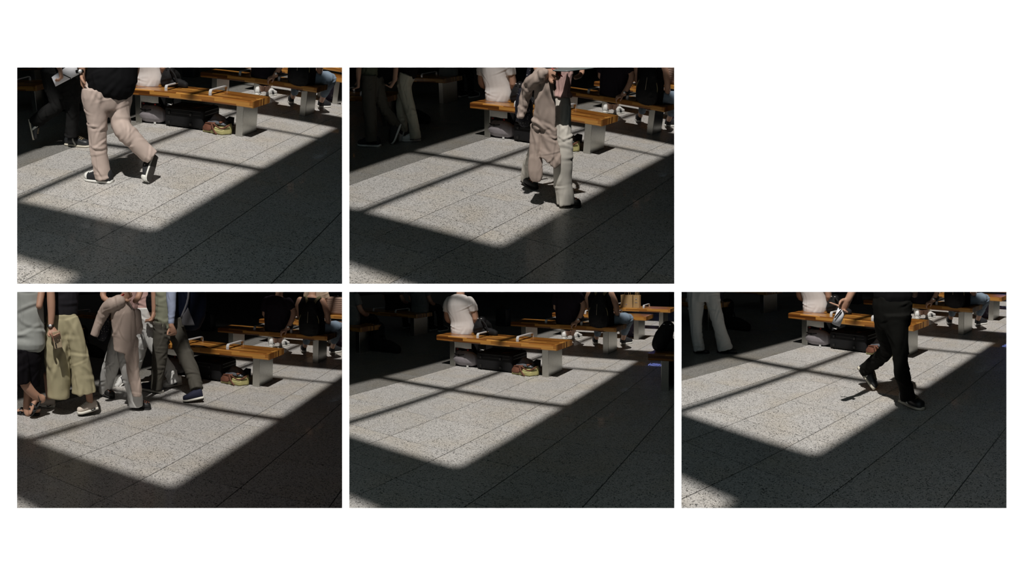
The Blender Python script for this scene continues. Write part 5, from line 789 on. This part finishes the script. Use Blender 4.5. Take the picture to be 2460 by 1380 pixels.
for qi, q in enumerate(PEOPLE):
    p = q['hall']; base = q['base']; n = q['n']; key = q['key']
    person(p, base, q['label'], q['garments'], q['body'], n, q.get('hands', ()), q.get('hair', ()), q.get('shoes', ()), q.get('watch'), q.get('sleeve'), seed=70+qi)
    if 'paper' in q:
        me, o = sheet(q['paper'], M_PAPER, 'paper_sheet', 0.006, 0.02); tag(put(p, 'paper_sheet', me, o), 'white folded paper held by ' + HELD[key] + ', ' + WHERE[p], 'paper')
    if 'pen' in q: bar(p, *q['pen'], 0.005, M_PEN if key in ('1b','5a') else M_REDPEN, 'pen', ('black' if key in ('1b','5a') else 'red') + ' pen held by ' + HELD[key], 'pen')
    if 'roll' in q: bar(p, *q['roll'], 0.03, M_PAPER, 'paper_roll', 'white paper roll held by ' + HELD[key], 'paper', True)
    if 'tablet' in q:
        me, o = sheet(q['tablet'], M_TABLET, 'clipboard', 0.006, 0.0); tag(put(p, 'clipboard', me, o), 'grey clipboard held up by ' + HELD[key] + ', ' + WHERE[p], 'clipboard')
    if 'phone' in q:
        c, d, nn = Vector(q['phone'][0]), Vector(q['phone'][1]).normalized(), Vector(q['phone'][2]); nn = (nn-d*nn.dot(d)).normalized(); s = d.cross(nn)
        R = Matrix(((s.x,nn.x,d.x,0),(s.y,nn.y,d.y,0),(s.z,nn.z,d.z,0),(0,0,0,1)))
        r = tag(put(p, 'phone', None, c, R), 'red and beige phone held by ' + HELD[key] + ', ' + WHERE[p], 'phone')
        put(p, 'case', bm_mesh('case', bevel_box(0.072, 0.011, 0.15, 0.005, 2, base=False), M_PHONE), parent=r); put(p, 'edge', bm_mesh('edge', bevel_box(0.075, 0.006, 0.08, 0.002, 1, (0,0,-0.033), base=False), M_PHONERED), parent=r)
        for k in range(3): put(p, 'lens', bm_mesh('lens', bevel_box(0.012, 0.004, 0.012, 0.002, 1, base=False), M_BLACKPLASTIC), (0.02, 0.008, 0.03+0.016*k), parent=r)
    if 'jacket' in q:
        r = tag(put(p, 'jacket', None, base), 'beige jacket draped over the arm of ' + HELD[key] + ', ' + WHERE[p], 'jacket')
        for kind, dat in q['jacket']:
            if kind == 'cloth': put(p, 'jacket_cloth', fuse('jacket_cloth', [tube_geo(t, n, 20, 3, True, False) for t in rel(dat, base)], CL['jacket'], 0.006, 4, [(0.004,16,(1,1,0.3))], 15+qi), parent=r)
            else:
                me, o = sheet(dat, CL['jacket'], 'pocket', 0.012, 0.01); put(p, 'pocket', me, o-Vector(base), parent=r)
    if 'dotbag' in q:
        r = tag(put(p, 'spotted_bag', None, base), 'navy shoulder bag with white dots carried by ' + HELD[key] + ', ' + WHERE[p], 'bag')
        put(p, 'bag_body', fuse('bag_body', [tube_geo(t, n) for t in rel(q['dotbag'], base)], M_DOTS, 0.008, 3, [(0.008,26,(1,1,0.5))], 12), parent=r)
        V, F = strap([Vector(a)-Vector(base) for a in q['dotstrap']], 0.03, 0.008, n); put(p, 'strap', mesh_from('strap', V, F, M_DOTS), parent=r)
    for bk in ('pack', 'sidebag'):
        if bk in q:
            m, tb = q[bk]; nm = 'backpack' if bk == 'pack' else 'shoulder_bag'
            r = tag(put(p, nm, None, base), {'2b': 'dim black backpack on the walker in olive shirt', '3e': 'navy backpack with grey mesh pocket on the walker in grey-green shirt', '3d': 'black shoulder bag at the hip of the walker behind'}[key] + ', ' + WHERE[p], 'bag')
            put(p, 'shell', fuse('shell', [tube_geo(t, n) for t in rel(tb, base)], CL[m], 0.009, 3, [(0.007,24,(1,1,1))], 21), parent=r)
            if 'packpocket' in q:
                P = [Vector(a)-Vector(base) for a in q['packpocket']]; nn = Vector(n)
                me, o = sheet([P[0], P[4], P[3], P[2]], M_GREYMESH, 'mesh_pocket', 0.012, 0.012); put(p, 'mesh_pocket', me, o, parent=r)
                V, F = strap([P[0]+Vector((0,0,0.35)), P[0]+Vector((0,0,0.1))+nn*0.01, P[4]+nn*0.01], 0.02, 0.005, n); put(p, 'strap', mesh_from('strap', V, F, M_GREYMESH), parent=r)
            t0 = Vector(rel(tb, base)[0][0][:3]); V, F = strap([t0+Vector((0,0,0.02)), t0+Vector((0.03,0.02,0.08)), t0+Vector((0.06,0.04,0.02))], 0.02, 0.006, n); put(p, 'top_loop', mesh_from('top_loop', V, F, CL[m]), parent=r)
# ------------------------------------------------------------------ cut each hall at the partitions so halls never reach into each other
def clip_halls():
    lons = {1: [(None, 830.5)], 2: [(830.5, 1628.5)], 3: [(None, 830.5)], 4: [(830.5, 1628.5)], 5: [(1628.5, None)]}
    for p in POSES:
        planes = []
        (lo, hi), = lons[p]
        if lo is not None: l = (lo-1230)/FG; planes.append(Vector((math.cos(l), -math.sin(l), 0)))      # keep dot > 0
        if hi is not None: l = (hi-1230)/FG; planes.append(Vector((-math.cos(l), math.sin(l), 0)))
        if p in (1, 2): planes.append(Vector((0, 0, 1)))
        for o in list(COL[p].objects):
            if o.type != 'MESH' or o.name.startswith('ceiling') or o.get('free'): continue
            M = o.matrix_world
            for n in planes:
                d = [n.dot(M @ Vector(c)) for c in o.bound_box]
                if min(d) >= 0: continue
                if max(d) < 0:
                    if not o.children: bpy.data.objects.remove(o)
                    else: o.data = bpy.data.meshes.new('cut')
                    break
                if o.data.users > 1: o.data = o.data.copy()
                bm = bmesh.new(); bm.from_mesh(o.data); Mi = M.inverted()
                ln = (M.to_3x3().transposed() @ n).normalized(); lc = Mi @ Vector((0, 0, 0))
                r = bmesh.ops.bisect_plane(bm, geom=bm.verts[:]+bm.edges[:]+bm.faces[:], plane_co=lc, plane_no=ln, clear_inner=True, dist=1e-5)
                ed = [e for e in r['geom_cut'] if isinstance(e, bmesh.types.BMEdge)]
                if ed and len(bm.faces) > 1:
                    try: bmesh.ops.triangle_fill(bm, edges=ed, use_beauty=True)
                    except Exception: pass
                if not bm.faces:
                    bm.free(); kids = bool(o.children)
                    if not kids: bpy.data.objects.remove(o)
                    break
                bm.to_mesh(o.data); bm.free()
bpy.context.view_layer.update()
clip_halls()
